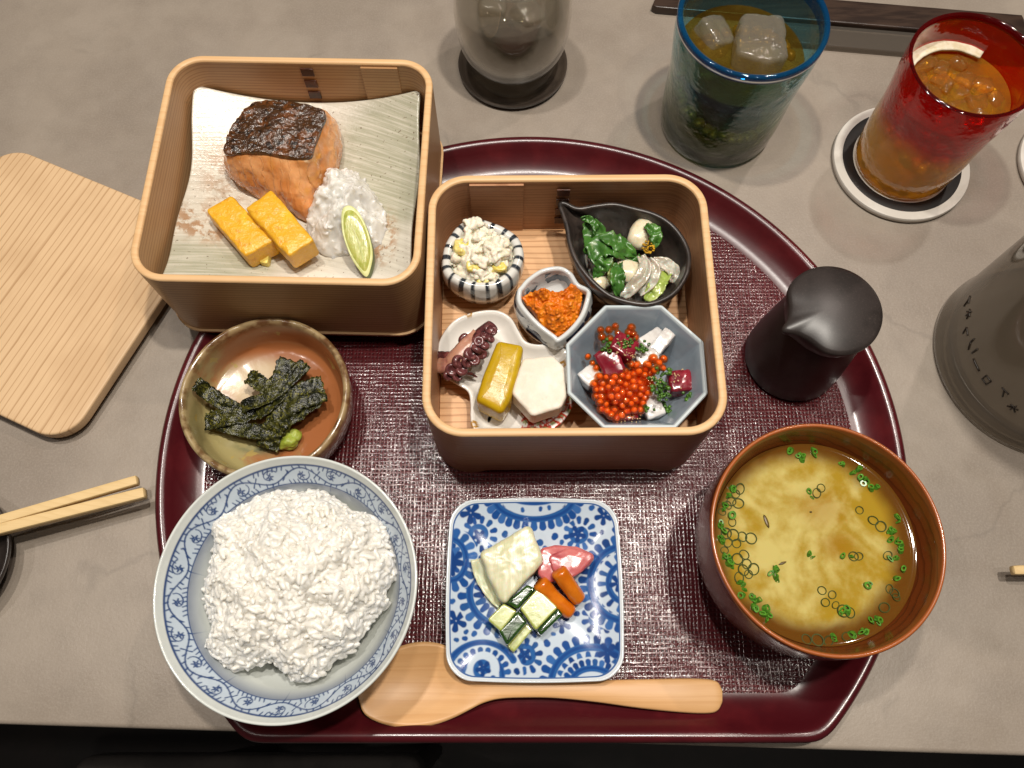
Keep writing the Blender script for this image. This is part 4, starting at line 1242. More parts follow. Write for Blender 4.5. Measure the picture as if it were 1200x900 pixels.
# ------------------------------------------------------------------ rice bowl
RB = (-10.45, 4.05)
RZ = 7.0
prof = [(2.5, TRAY_Z + .01), (2.75, TRAY_Z + .01), (2.7, 1.25), (3.6, 1.6), (4.7, 2.9), (5.5, 4.6), (5.95, 6.3), (6.08, 6.9), (6.07, 6.98), (6.02, 7.02), (5.96, 7.0)]
inner = [(5.96 - .92 * u, 7.0 - 1.55 * u ** .95) for u in np.linspace(0.03, 1, 46)] + [(4.6, 4.4), (3.7, 3.1), (2.4, 2.3), (.8, 2.0)]
NB = 900
V, F = lathe(prof + inner, NB, *RB, True, True)
A = np.array(V)
ra = np.hypot(A[:, 0] - RB[0], A[:, 1] - RB[1])
th = np.arctan2(A[:, 1] - RB[1], A[:, 0] - RB[0])
isin = np.zeros(len(A), bool); isin[len(prof) * NB:(len(prof) + len(inner)) * NB] = True
# print space: angle in cm along the band, radial coordinate
pt = Paint(th * 5.5, np.where(isin, ra, 99), 'c2c6c2', .035)
BL = '1f3c6c'
def rl(r, w, col=BL): pt.put(np.abs(pt.Y - r) - w, col)
m = isin & (ra < 5.72) & (ra > 5.05)
pt.c[m] = np.array(srgb('b3bfcb'))
rl(5.72, .034); rl(5.06, .025); rl(4.95, .022)
nw = 22
L = 2 * math.pi * 5.5
rr = random.Random(5)
x0 = -L / 2
for i in range(nw):
    a0 = x0 + L * i / nw; wl = L / nw
    s = 1 if i % 2 == 0 else -1
    vine = [(a0 + wl * t, 5.39 + s * .23 * math.sin(math.pi * t)) for t in np.linspace(0, 1, 14)]
    pt.line(vine, .026, BL)
    cx, cy = a0 + wl * .5, 5.39 - s * .04
    sp = [(cx + (.30 - .22 * t) * 1.5 * math.cos(s * (4.6 * t) + 2.6), cy + (.24 - .16 * t) * math.sin(s * (4.6 * t) + 2.6)) for t in np.linspace(0, 1, 14)]
    pt.line(sp, .024, BL)
    for k in range(6):                      # star leaf inside each scroll
        a = k * math.pi / 3 + rr.uniform(-.2, .2)
        pt.cap(cx + .05 * math.cos(a), cy + .05 * math.sin(a), cx + .17 * math.cos(a), cy + .14 * math.sin(a), .036, BL, .024)
    for k in range(5):                      # short leaf ticks on both sides of the vine
        t = (k + .5) / 5
        bx, by = a0 + wl * t, 5.39 + s * .23 * math.sin(math.pi * t)
        pt.cap(bx, by, bx + .05 + rr.uniform(-.03, .03), by + s * .1, .034, BL, .03)
    for k in range(7):
        bx = a0 + wl * (k + .3) / 7
        pt.cap(bx, 5.39 - s * .30, bx + .06, 5.39 - s * .19, .034, BL, .026)
    pt.cap(a0 - .16, 5.39 + .13, a0 - .02, 5.39, .03, BL, .02)
    pt.cap(a0 + .16, 5.39 - .13, a0 + .02, 5.39, .03, BL, .02)
solo('rice_bowl', (V, F), M_glaze, 'white rice bowl with blue scrollwork band inside the rim', 'bowl', (*RB, TRAY_Z), paint=pt.c, angle=180)
M_rice = mat('steamed_rice', 'dedbd4', .3, [('d4d0c7', 1.5, .4, .65)], sss=1.0, sss_scale=.0032, sss_rad=(1, .95, .85), spec=.45)
rp = [(290, 577), (318, 566), (345, 570), (366, 567), (392, 582), (410, 594), (440, 600), (452, 612), (458, 640), (456, 668), (446, 690), (450, 704), (432, 720), (418, 742), (404, 762), (380, 778), (352, 798), (330, 792), (316, 774), (292, 778), (262, 782), (240, 770), (228, 756), (236, 730), (226, 706), (230, 680), (236, 655), (240, 628), (236, 606), (262, 592), (276, 582)]
ro = smooth_closed(pts(rp, 6.6), 200)
hp = heap(ro, 4.75, 2.9, .7, .6, 41, 34, .62, .16, zbot=3.4)
gr = lathe([(.3, -1.0), (.72, -.72), (.97, -.25), (.97, .25), (.75, .7), (.32, 1.0)], 8, cap0=True, cap1=True)
gv = [(z * 2.15, x, y * .85) for x, y, z in gr[0]]
gs_ = join(scatter(hp, 3000, (gv, gr[1]), (.118, .152), 77, .45, .0, keep=lambda p: p[2] > 4.55), scatter(hp, 1300, (gv, gr[1]), (.118, .15), 78, .8, .07, keep=lambda p: p[2] > 4.7))
fuse(solo('steamed_rice', join(hp, gs_), M_rice, 'heap of steamed white rice in the blue rimmed bowl', 'rice', (*ro.mean(0), 3.0), angle=180), .027)

# ------------------------------------------------------------------ blue arabesque plate with pickles
SP = (1.16, 4.36)
W_, D_ = 8.85, 9.05
NS = 760
so = rrect(W_, D_, 1.25, NS)
# gently bowed sides
so[:, 0] += np.sign(so[:, 0]) * .16 * np.cos(so[:, 1] / D_ * math.pi) * (np.abs(so[:, 0]) / (W_ / 2)) ** 2
so[:, 1] += np.sign(so[:, 1]) * .14 * np.cos(so[:, 0] / W_ * math.pi) * (np.abs(so[:, 1]) / (D_ / 2)) ** 2
def sq(s): return so * s + np.array(SP)
PZ = 2.35
R = [ring(sq(.55), TRAY_Z + .01), ring(sq(.6), TRAY_Z + .01), ring(sq(.62), 1.0), ring(sq(.82), 1.3), ring(sq(.9), 1.7), ring(sq(.985), 2.15), ring(sq(1.0), PZ - .1), ring(sq(.997), PZ - .03), ring(sq(.985), PZ)]
nfix = len(R)
for s in np.linspace(.975, .01, 210):
    R.append(ring(sq(s), 1.40 + .95 * s ** 2.6))
V, F = loft(R, True, True)
A = np.array(V)
px_ = (A[:, 0] - SP[0]) / W_ * 808 + 428
py_ = -(A[:, 1] - SP[1]) / D_ * 820 + 448
py_[:nfix * NS] = -500
pt = Paint(px_, py_, 'b4c0cc', 5.0)
rr = random.Random(9)
def blu(): return rr.choice(['1a4482', '1f4886', '285490', '183a72', '345f9a', '244e86'])
def petals(cx, cy, rx, ry, a0, a1, n, ln, w, out=True):
    for k in range(n):
        a = math.radians(a0 + (a1 - a0) * (k + .5) / n)
        s = 1 if out else -1
        x, y = cx + rx * math.cos(a), cy + ry * math.sin(a)
        nx, ny = math.cos(a) / rx, math.sin(a) / ry
        q = math.hypot(nx, ny); nx, ny = s * nx / q, s * ny / q
        pt.cap(x + nx * 9, y + ny * 9, x + nx * (ln - 6), y + ny * (ln - 6), w * .7, blu(), w)
def arc(cx, cy, rx, ry, a0, a1, w, nin, nout, lin=42, lout=46, pw=18):
    pt.ell(cx, cy, rx + lout + 14, ry + lout + 14, 'b4c0cc', ink=0)
    petals(cx, cy, rx, ry, a0, a1, nout, lout, pw)
    A_ = np.radians(np.linspace(a0, a1, 60))
    pt.line([(cx + rx * math.cos(a), cy + ry * math.sin(a)) for a in A_], w, '26558f')
    pt.line([(cx + (rx + 3) * math.cos(a), cy + (ry + 3) * math.sin(a)) for a in A_], w * .4, '1b4280')
    rx2, ry2 = rx - w - 22, ry - w - 22
    if nin:
        petals(cx, cy, rx - w - 2, ry - w - 2, a0, a1, nin, lin, pw * .9, False)
def spiral(cx, cy, r, turns, a0, w, n, hand=1, pw=13):
    pt.ell(cx, cy, r + 34, r + 34, 'b4c0cc', ink=0)
    T = np.linspace(0, 1, 40)
    p = [(cx + r * (1 - .8 * t) * math.cos(a0 + hand * turns * 6.283 * t), cy + r * (1 - .8 * t) * math.sin(a0 + hand * turns * 6.283 * t)) for t in T]
    pt.line(p, w, '26558f')
    for k in range(n):
        a = a0 + hand * 6.283 * k / n
        pt.cap(cx + (r + 8) * math.cos(a), cy + (r + 8) * math.sin(a), cx + (r + 24) * math.cos(a), cy + (r + 24) * math.sin(a), pw * .75, blu(), pw)
def flower(cx, cy, r, n=5):
    for k in range(n):
        a = 6.283 * k / n + .4
        pt.cap(cx + r * .25 * math.cos(a), cy + r * .25 * math.sin(a), cx + r * .75 * math.cos(a), cy + r * .75 * math.sin(a), r * .2, '173a74', r * .3)
spiral(165, 195, 52, 1.2, 2.0, 13, 11); flower(160, 205, 34)
spiral(655, 190, 46, 1.2, 3.5, 12, 11, -1); flower(645, 190, 40)
spiral(730, 585, 44, 1.2, 1.0, 12, 10); flower(738, 590, 30)
spiral(385, 755, 46, 1.2, 4.2, 13, 10); flower(380, 752, 34)
spiral(500, 330, 50, 1.2, 2.2, 13, 11, -1)
spiral(590, 470, 40, 1.2, 1.2, 11, 10)
flower(120, 95, 52); flower(770, 110, 44); flower(60, 600, 50); flower(560, 610, 44); flower(500, 520, 36)
arc(430, 30, 190, 90, 0, 180, 17, 9, 15); arc(430, 22, 105, 26, 0, 180, 12, 0, 0)
arc(285, 470, 165, 150, 60, 290, 17, 13, 15)
arc(30, 320, 70, 95, -90, 90, 15, 6, 8); flower(45, 320, 48)
arc(855, 430, 158, 170, 95, 265, 17, 10, 14); arc(860, 430, 78, 88, 95, 265, 14, 0, 7, pw=12); flower(825, 430, 40)
arc(185, 845, 165, 148, 180, 330, 17, 10, 0, lout=10); arc(185, 840, 92, 84, 170, 360, 14, 0, 11, pw=13, lout=36); spiral(190, 808, 40, 1.1, 2, 12, 0); flower(190, 808, 36)
arc(690, 880, 190, 165, 180, 350, 17, 11, 13); arc(690, 880, 100, 72, 180, 360, 14, 0, 12, pw=13, lout=36); flower(765, 740, 46)
for _ in range(2600):                      # filler dots where the ground is still white
    x, y = rr.uniform(30, 830), rr.uniform(45, 855)
    r = rr.uniform(10, 19)
    d = np.hypot(px_ - x, py_ - y) < r + 7
    if d.any() and pt.ink[d].max() < .05:
        a = rr.uniform(0, 6.28)
        pt.cap(x, y, x + 7 * math.cos(a), y + 7 * math.sin(a), r * .8, blu(), r * .95)
edge = np.zeros(len(A), bool)
sc_e = np.maximum(np.abs(px_ - 428) / 404, np.abs(py_ - 448) / 410)
sfrac = np.repeat(np.concatenate([np.ones(nfix), np.linspace(.975, .01, 210)]), NS)
sfrac = np.concatenate([sfrac, np.ones(len(A) - len(sfrac)) * .01])
sfrac[-2] = 1.0
edge = sfrac > .958
pt.c[edge] = np.array(srgb('c6ccd0'))
e2 = (sfrac > .945) & ~edge
pt.c[e2] = np.array(srgb('3a5a8c'))
solo('arabesque_plate', (V, F), M_glaze, 'square blue and white arabesque plate holding pickles', 'plate', (*SP, TRAY_Z), paint=pt.c, angle=180)

M_cab = mat('pickled_cabbage', 'c2bf9c', .3, [('d0ceb4', (3.5, .4, 1), .4, .65), ('aeb07e', .8, .5, .7, .6)], [((3.5, .4, 1), .45, .05), (4, .2, .02)], sss=.35, sss_scale=.005, spec=.5, coat=.15, coat_rough=.2)
vf, c = lumpy_slab([(560, 648), (622, 613), (638, 657), (592, 707), (584, 702)], 3.2, 1.5, .25, 4, .05, roundness=.3, tilt=(.03, .05))
cb_ = thing('pickled_cabbage', 'pale rolled block of pickled cabbage on the arabesque plate', 'cabbage', (*c, 1.5))
part(cb_, 'leaf_roll', vf, M_cab, angle=180)
part(cb_, 'loose_leaf', ribbon(P3([(559, 655, 2.4), (565, 676, 2.1), (578, 697, 1.9), (588, 707, 1.75)]), .7, 26, 7, .1, .1, 5, .12, 30), M_cab, solid=.08, angle=180)
M_rad = mat('pink_radish', 'b0585a', .22, [('c06c68', .8, .4, .65), ('97383f', 1.4, .55, .7, .8)], [(3, .15, .04)], sss=.25, sss_scale=.004, sss_rad=(1, .4, .35), spec=.5, coat=.12, coat_rough=.2)
vf, c = lumpy_slab([(633, 642), (650, 638), (676, 640), (700, 650), (690, 663), (672, 676), (640, 684), (630, 672)], 2.75, 1.5, .16, 14, .025, roundness=.3)
rd = thing('radish_pickle', 'two overlapping pink pickled radish slices behind the carrot sticks', 'radish', (*c, 1.5))
part(rd, 'slice', vf, M_rad, angle=180)
vf, c = lumpy_slab([(642, 651), (668, 641), (699, 650), (682, 670), (664, 681), (648, 668)], 3.02, 2.6, .12, 24, .02, roundness=.25)
part(rd, 'slice', vf, M_rad, angle=180)
M_car = mat('carrot', 'bb5e0a', .25, [('c96f14', 1.0, .4, .65)], [(4, .15, .03)], sss=.15, sss_scale=.003, sss_rad=(1, .4, .1), spec=.55, coat=.4, coat_rough=.12)
def carrot(p, rad, label):
    A_ = curve3(P3(p), 24)
    k = np.linspace(0, 1, 24)
    r = rad * np.minimum(1, np.sqrt(np.maximum(0, 1 - (np.maximum(0, np.abs(k - .5) - .44) / .062) ** 2)) * .28 + .72) * (1.06 - .12 * k)
    vf = tube(A_, r, 24)
    V = [(x + .03 * fbm(x * 2, y * 2, z), y + .03 * fbm(x * 2 + 5, y * 2, z), z) for x, y, z in vf[0]]
    solo('carrot_stick', (V, vf[1]), M_car, label, 'carrot', tuple(A_[12] - [0, 0, rad]), group='pickled carrot sticks', angle=60)
carrot([(632, 682, 2.75), (648, 700, 2.35), (670, 719, 2.0)], .42, 'orange carrot stick lying against the cucumber')
carrot([(654, 668, 3.2), (667, 687, 2.7), (679, 703, 2.1)], .42, 'orange carrot stick resting on the pink radish')
M_cuc = mat('cucumber_skin', '1f3d12', .2, [('35581e', (1, 3, 1), .45, .65)], [((1, 4, 1), .2, .03)], spec=.6, coat=.4, coat_rough=.08)
M_cuf = mat('cucumber_flesh', '9ba352', .22, [('b4ba78', 1.2, .4, .65), ('87903c', 2.4, .55, .7, .6)], [(4, .2, .03)], sss=.3, sss_scale=.004, spec=.6, coat=.4, coat_rough=.1)
def cucumber(px, zt, zb, skin_px, label):
    o = ccw(round_poly(pts(px, zt), .1, 80))
    t = thing('cucumber_piece', label, 'cucumber', (*o.mean(0), zb), group='pickled cucumber pieces')
    part(t, 'flesh', slab(o, zb, zt, .08), M_cuf)
    for k in skin_px:
        q = ccw(round_poly(pts(k, zt - .1), .08, 80))
        part(t, 'skin', slab(q, zb, zt - .03, .14), M_cuc)
    return t
cucumber([(571, 726), (590, 707), (606, 716), (587, 740)], 3.0, 1.55, [[(584, 739), (607, 716), (618, 729), (594, 757)]], 'cucumber piece with dark green skin nearest the front of the plate')
cucumber([(594, 757), (618, 730), (624, 738), (602, 765)], 2.25, 1.55, [], 'pale cucumber edge at the very front of the pickles')
cucumber([(609, 713), (630, 689), (654, 712), (628, 739)], 2.85, 1.55, [[(593, 706), (618, 685), (628, 690), (606, 714)], [(629, 739), (654, 712), (660, 720), (634, 745)]], 'thick pale cucumber piece beside the carrot sticks')

# ------------------------------------------------------------------ wooden spoon
M_sp = wood('maple_spoon', 'c99d6c', 'b3824e', 'Y', 0.5, rough=.42, contrast=.3, streak=.4, spec=.35)
def spoon():
    # stations along the spoon: x px, centre y px, half width px, top z, dish depth, thickness
    st = [(419, 812, 3, 1.6, .0, .2), (426, 811, 24, 1.62, .1, .25), (440, 809, 36, 1.58, .3, .28), (460, 806, 45, 1.54, .5, .3), (485, 803, 50, 1.5, .6, .3), (510, 801, 48, 1.46, .55, .3), (532, 801, 40, 1.44, .4, .32), (550, 802, 30, 1.43, .22, .35), (566, 803, 21, 1.42, .08, .38), (585, 805, 14, 1.41, .0, .42), (610, 807, 10.5, 1.4, -.03, .45), (650, 808, 10, 1.36, -.06, .45), (700, 810, 13, 1.33, -.08, .48), (750, 813, 17, 1.3, -.08, .5), (800, 815, 20, 1.28, -.08, .5), (830, 816, 20, 1.22, -.07, .45), (841, 816, 16.5, 1.2, -.05, .4), (846, 816, 8, 1.17, -.02, .3)]
    T = np.array(st, float)
    ts = np.linspace(0, len(st) - 1, 110)
    I = [curve3(np.column_stack([T[:, 0], T[:, 1], T[:, 2]]), 110), curve3(T[:, 3:6], 110)]
    R = []
    for (x, y, hw), (z, dp, thk) in zip(*I):
        q = []
        M = 18
        for j in range(M + 1):
            k = 1 - 2 * j / M
            wx, wy = at(x, y - k * hw, z)
            q.append((wx, wy, z - dp * (1 - k * k) ** 1.1 - .06 * abs(k) ** 6))
        for j in range(1, M):
            k = -1 + 2 * j / M
            wx, wy = at(x, y - k * hw * .96, z)
            q.append((wx, wy, z - dp * (1 - k * k) ** 1.1 - .06 - thk * (1 - k * k) ** .5))
        R.append(np.array(q))
    return loft(R, True, True)
V, F = spoon()
A = np.array(V)
c = (A[:, 0].mean(), A[:, 1].mean(), TRAY_Z)
zz = A[:, 2].min()
solo('wooden_spoon', ([(x, y, z + max(0, TRAY_Z + .02 - zz)) for x, y, z in V], F), M_sp, 'pale wooden spoon lying along the front of the tray', 'spoon', c, angle=180)
# ------------------------------------------------------------------ miso soup
MB = (14.5, 6.1)
def lacq_wood():
    t = NT('turned_wood')
    x, y, z = t.xyz()
    an = t.math('ARCTAN2', y, x)
    g = t.math('ADD', t.math('MULTIPLY', z, 2.2), t.math('MULTIPLY', t.math('SINE', t.math('MULTIPLY', an, 2.0)), 1.0))
    g = t.math('ADD', g, t.math('MULTIPLY', t.noise(.5, 3), 1.6))
    f = t.math('FRACT', g)
    ln = t.math('MULTIPLY', t.ramp(f, .5, .9), t.ramp(f, .93, 1, 1, 0))
    c = t.mix(t.math('MULTIPLY', ln, .6), srgb('6b3114'), srgb('43190a'))
    c = t.mix(t.ramp(z, 7.25, 7.4), c, srgb('9a5428'))
    t.principled(c, .24, t.bump(t.noise(3, 2), .04, .03), spec=.5, coat=.3, coat_rough=.1)
    return t.m
prof = [(2.6, TRAY_Z + .01), (2.95, TRAY_Z + .01), (2.85, 1.3), (3.9, 1.7), (4.9, 2.8), (5.32, 4.4), (5.42, 6.2), (5.4, 7.6), (5.38, 7.9), (5.32, 7.98), (5.24, 7.98), (5.18, 7.9), (5.1, 7.4), (4.85, 6.4), (4.6, 5.4), (4.1, 4.0), (3.2, 2.9), (1.8, 2.2), (.4, 2.0)]
solo('miso_bowl', lathe(prof, 200, *MB, True, True), lacq_wood(), 'round reddish wooden bowl full of miso soup', 'bowl', (*MB, TRAY_Z), angle=180)
SZ = 6.25
def soup():
    t = NT('miso_broth')
    big = t.noise(.32, 3, .5, (3, 6, 1), dist=.9)
    fine = t.noise(1.3, 4, .6, (1, 1, 1))
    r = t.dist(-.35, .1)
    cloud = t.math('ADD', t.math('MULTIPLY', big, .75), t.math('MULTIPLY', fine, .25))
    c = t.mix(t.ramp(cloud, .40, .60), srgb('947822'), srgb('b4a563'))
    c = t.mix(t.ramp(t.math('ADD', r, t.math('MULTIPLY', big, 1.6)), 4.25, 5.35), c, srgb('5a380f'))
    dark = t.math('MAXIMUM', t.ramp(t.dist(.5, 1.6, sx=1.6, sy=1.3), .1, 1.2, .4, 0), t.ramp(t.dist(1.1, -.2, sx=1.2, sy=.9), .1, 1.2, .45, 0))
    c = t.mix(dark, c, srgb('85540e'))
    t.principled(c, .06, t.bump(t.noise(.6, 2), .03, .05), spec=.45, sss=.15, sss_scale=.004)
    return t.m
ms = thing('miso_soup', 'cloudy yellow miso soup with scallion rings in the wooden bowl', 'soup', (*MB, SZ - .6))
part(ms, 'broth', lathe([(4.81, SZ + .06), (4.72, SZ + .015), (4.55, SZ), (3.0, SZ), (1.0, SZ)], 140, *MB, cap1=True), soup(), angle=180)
M_scal = mat('scallion', '35621a', .25, [('4f8426', 4, .4, .6), ('1f430f', 6, .55, .7)], spec=.55)
M_scald = mat('scallion_thin', '3a4212', .6, [('2c3a10', 4, .4, .6)], spec=.15)
def oring(n=20, w=.17, h=.10):
    a = np.linspace(0, 2 * math.pi, n, endpoint=False)
    C = np.stack([np.cos(a), np.sin(a)], 1)
    return loft([ring(C * (1 - w), h), ring(C, h), ring(C, -h), ring(C * (1 - w), -h), ring(C * (1 - w), h)])
ring_thin = make_mesh('scallion_ring', ([(x * .25, y * .25, z * .25) for x, y, z in oring()[0]], oring()[1]), M_scald, angle=40)
ring_green = make_mesh('scallion_ring', ([(x * .25, y * .25, z * .25) for x, y, z in oring(16, .48, .7)[0]], oring(16, .48, .7)[1]), M_scal, angle=40)
rr = random.Random(2)
thin_px = [(867, 573), (862, 579), (857, 588), (853, 592), (865, 590), (857, 604, 'g'), (851, 625), (859, 627), (870, 629), (880, 631), (853, 636), (863, 637), (875, 661), (883, 667), (877, 673), (866, 677), (871, 668), (957, 578), (962, 572), (1007, 598), (1023, 610), (1032, 617), (963, 692), (975, 697), (967, 706), (979, 709), (988, 716), (996, 718), (1040, 651), (1042, 690), (1048, 695), (1036, 712), (945, 749), (958, 750), (971, 751), (992, 746), (858, 612), (872, 650), (846, 600), (849, 645), (902, 738), (1000, 652), (864, 655), (1006, 652), (1050, 700)]
for q in thin_px:
    x, y = at(q[0], q[1], SZ)
    if math.hypot(x - MB[0], y - MB[1]) > 4.6: continue
    e = bpy.data.objects.new('scallion_ring', ring_green if len(q) > 2 else ring_thin)
    e.location = ((x - MB[0]) * S, (y - MB[1]) * S, (.6 + .02 + rr.uniform(0, .015)) * S)
    s = rr.uniform(.78, 1.2)
    e.scale = (s, s * rr.uniform(.75, 1.0), s)
    e.rotation_euler = (rr.uniform(-.12, .12), rr.uniform(-.12, .12), rr.uniform(0, 6))
    COL.objects.link(e); e.parent = ms
green_px = [(925, 528), (932, 533), (938, 536), (957, 531), (983, 541), (1008, 560), (1014, 566), (1005, 552), (853, 570), (850, 576), (845, 610), (843, 628), (846, 634), (848, 650), (853, 655), (858, 662), (868, 684), (874, 692), (880, 700), (888, 712), (893, 718), (900, 716), (885, 708), (897, 723), (1024, 730), (1030, 725), (1010, 742), (1004, 744), (1016, 740), (1045, 628), (1050, 634), (1042, 622), (1055, 640), (1046, 655), (950, 650), (992, 654), (1019, 688), (990, 714), (985, 718), (976, 745), (1052, 672), (845, 590), (870, 696), (907, 668), (910, 676), (948, 577), (1020, 572), (1048, 612)]
for px, py in green_px:
    for _ in range(2):
        x, y = at(px + rr.gauss(0, 3), py + rr.gauss(0, 3), SZ)
        d = math.hypot(x - MB[0], y - MB[1])
        if d > 4.55: x, y = MB[0] + (x - MB[0]) * 4.5 / d, MB[1] + (y - MB[1]) * 4.5 / d
        e = bpy.data.objects.new('scallion_ring', ring_green)
        e.location = ((x - MB[0]) * S, (y - MB[1]) * S, (.6 + rr.uniform(-.02, .05)) * S)
        s = rr.uniform(.45, .78)
        e.scale = (s, s * rr.uniform(.35, .9), s)
        e.rotation_euler = (rr.uniform(-.8, .8), rr.uniform(-.8, .8), rr.uniform(0, 6))
        COL.objects.link(e); e.parent = ms
M_wak = mat('seaweed_scrap', '5a4510', .4, [('46360c', 3, .4, .6)])
for px, py, rx, ry, a in ((898, 611, .1, .35, 15), (908, 672, .07, .4, 5), (917, 660, .22, .06, 20), (950, 600, .07, .05, 0)):
    x, y = at(px, py, SZ)
    part(ms, 'seaweed_scrap', blob((x, y, SZ - .0), (rx, ry, .05), .03, 3, px, 2, (0, 0, a)), M_wak, angle=180)

# ------------------------------------------------------------------ soy sauce bottle
SB = (16.55, 17.75)
M_soy = mat('matte_black_ceramic', '2e2826', .36, [('25201e', .6, .4, .6), ('443c38', 14, .55, .7, .6)], [(9, .10, .015)], spec=.4)
def cap_outline(s, beak):
    o = []
    bd = math.radians(203)
    for a in np.linspace(0, 2 * math.pi, 140, endpoint=False):
        d = (a - bd + math.pi) % (2 * math.pi) - math.pi
        r = 2.52 * s
        r += beak * (.5 * math.exp(-(d / .12) ** 2)) - beak * .26 * math.exp(-((abs(d) - .5) / .3) ** 2)
        o.append((SB[0] - .05 + r * math.cos(a), SB[1] - .05 + r * math.sin(a)))
    return np.array(o)
sb = thing('soy_sauce_bottle', 'matte black ceramic soy sauce bottle with a small pouring lip', 'bottle', (*SB, TRAY_Z))
n = 140
body = lathe([(2.3, TRAY_Z + .01), (2.66, TRAY_Z + .05), (2.78, TRAY_Z + .35), (2.72, 2.2), (2.55, 4.0), (2.38, 5.6), (2.28, 6.6), (2.2, 7.0)], n, *SB, True, True)
part(sb, 'body', body, M_soy, angle=180)
R = [ring(cap_outline(.86, .0), 6.55), ring(cap_outline(.93, .3), 6.75), ring(cap_outline(.985, .85), 7.15), ring(cap_outline(1.0, 1.0), 7.4), ring(cap_outline(.985, 1.0), 7.58)]
for k in range(1, 14):
    s = 1 - k / 14
    R.append(ring(cap_outline(.985 * s, s ** 2.2), 7.58 + .42 * (1 - s * s) ** .9))
part(sb, 'cap', loft(R, True, True), M_soy, angle=180)

# ------------------------------------------------------------------ coasters and glasses
M_cw = mat('white_ceramic', 'c9c4bc', .4, [('bfb9b0', .5, .4, .6)], [(2, .08, .03)])
M_cb = mat('black_glaze', '1e1b1a', .4)
def coaster(c, label, r=4.5):
    t = thing('coaster', label, 'coaster', (*c, 0), group='white and black round coasters')
    part(t, 'disc', lathe([(r - .35, .004), (r - .05, .1), (r, .35), (r - .06, .48), (r - .15, .5), (.3, .5)], 120, *c, True, True), M_cw, angle=40)
    part(t, 'black_ring', lathe([(r - 1.28, .503), (r - 1.24, .512), (r - .64, .512), (r - .6, .503)], 120, *c), M_cb)
    return t
RG = (25.55, 31.75)
coaster(RG, 'white coaster with a black ring under the red tumbler', 4.45)
coaster((37.75, 31.3), 'white coaster just showing at the right edge of the picture', 4.45)

def tumbler_prof(rb, rt, h, th, base):
    return ([(rb - .5, 0.0), (rb - .12, .02), (rb, .2)], [(rb + (rt - rb) * u + .05 * math.sin(u * 9), .2 + (h - .2) * u) for u in np.linspace(.05, 1, 24)], [(rt - th * .5, h + .1), (rt - th, h)], [(rb - th + (rt - rb) * u, base + (h - base) * u) for u in np.linspace(.96, .0, 20)] + [(rb - th - .5, base - .15)])
def shift(pr, z): return [(r, q + z) for r, q in pr]

# red-to-amber tumbler
Z0 = .515
g = thing('red_tumbler', 'red to amber blown glass tumbler on the coaster, top right', 'glass', (*RG, Z0))
a, b, c_, d_ = tumbler_prof(3.12, 3.62, 8.9, .22, .7)
M_redg = thin_glass('red_amber_glass', 'f4281a', .04, [(1.1, .5, .12), (4, .35, .04)], 'fce6a4', 3.4, 5.8, 2.8, .6, ('d41c10', 'f0c028'))
part(g, 'glass', lathe(shift(a + b, Z0), 120, *RG, True), M_redg, angle=180)
M_redrim = thin_glass('dark_red_lip', 'b8382e', .04, [(3, .1, .03)], diffuse=.25, dcol='5a0e10')
part(g, 'lip', lathe(shift([b[-1]] + c_ + [d_[0]], Z0), 120, *RG), M_redrim, angle=180)
M_redin = thin_glass('red_glass_inner', 'f03a28', .04, [(1.6, .3, .08)], 'fef4d4', 3.0, 5.4, 2.6, .05, 'tint')
part(g, 'inner_wall', lathe(shift(d_, Z0), 120, *RG, False, True), M_redin, angle=180)
def murky(name, c1, c2, tcol, clear, sc=.8):
    t = NT(name)
    f = t.ramp(t.noise(sc, 4, .6, dist=.5), .35, .65)
    c = t.mix(f, srgb(c1), srgb(c2))
    p = t.n('ShaderNodeBsdfPrincipled'); t.l(c, p.inputs['Base Color']); p.inputs['Roughness'].default_value = .05
    t.l(t.bump(t.noise(1.6, 3), .25, .06), p.inputs['Normal'])
    tr = t.n('ShaderNodeBsdfTransparent'); tr.inputs[0].default_value = (*srgb(tcol), 1)
    mx = t.n('ShaderNodeMixShader'); mx.inputs[0].default_value = 1 - clear
    t.l(tr.outputs[0], mx.inputs[1]); t.l(p.outputs[0], mx.inputs[2]); t.l(mx.outputs[0], t.out.inputs['Surface'])
    return t.m
M_amber = murky('amber_drink', 'd8a030', 'a88a3a', 'fdf0c4', .84)
drink = thing('amber_drink', 'amber iced drink inside the red tumbler', 'drink', (*RG, Z0 + .8))
LZ = Z0 + 6.6
hp = heap(np.array([(RG[0] + 3.22 * math.cos(q), RG[1] + 3.22 * math.sin(q)) for q in np.linspace(0, 6.283, 100, endpoint=False)]), LZ, .05, .12, .8, 3, 20)
part(drink, 'liquid', join(lathe([(2.6, Z0 + .75), (2.88, Z0 + .9), (3.22, LZ)], 100, *RG, True), hp), M_amber, angle=180)
M_ice = thin_glass('wet_ice', 'f2f0ea', .10, [(1.5, .8, .15), (5, .5, .05)], diffuse=.22, dcol='d8d4c8')
M_icey = thin_glass('amber_ice', 'f4dc9c', .10, [(1.5, .8, .15), (5, .5, .05)], diffuse=.15, dcol='d8b868')
rr = random.Random(31)
for k in range(15):                         # crushed ice floating at the surface
    an = k * 2.4; rd_ = 2.5 * math.sqrt((k + .5) / 15)
    x, y = RG[0] + rd_ * math.cos(an), RG[1] + rd_ * math.sin(an)
    part(drink, 'crushed_ice', blob((x, y, LZ - .2 + rr.uniform(-.15, .1)), (rr.uniform(.55, .95), rr.uniform(.5, .8), rr.uniform(.4, .6)), .22, 1.2, k, 3, (rr.uniform(-25, 25), rr.uniform(-25, 25), rr.uniform(0, 90)), .75), M_icey, angle=35)
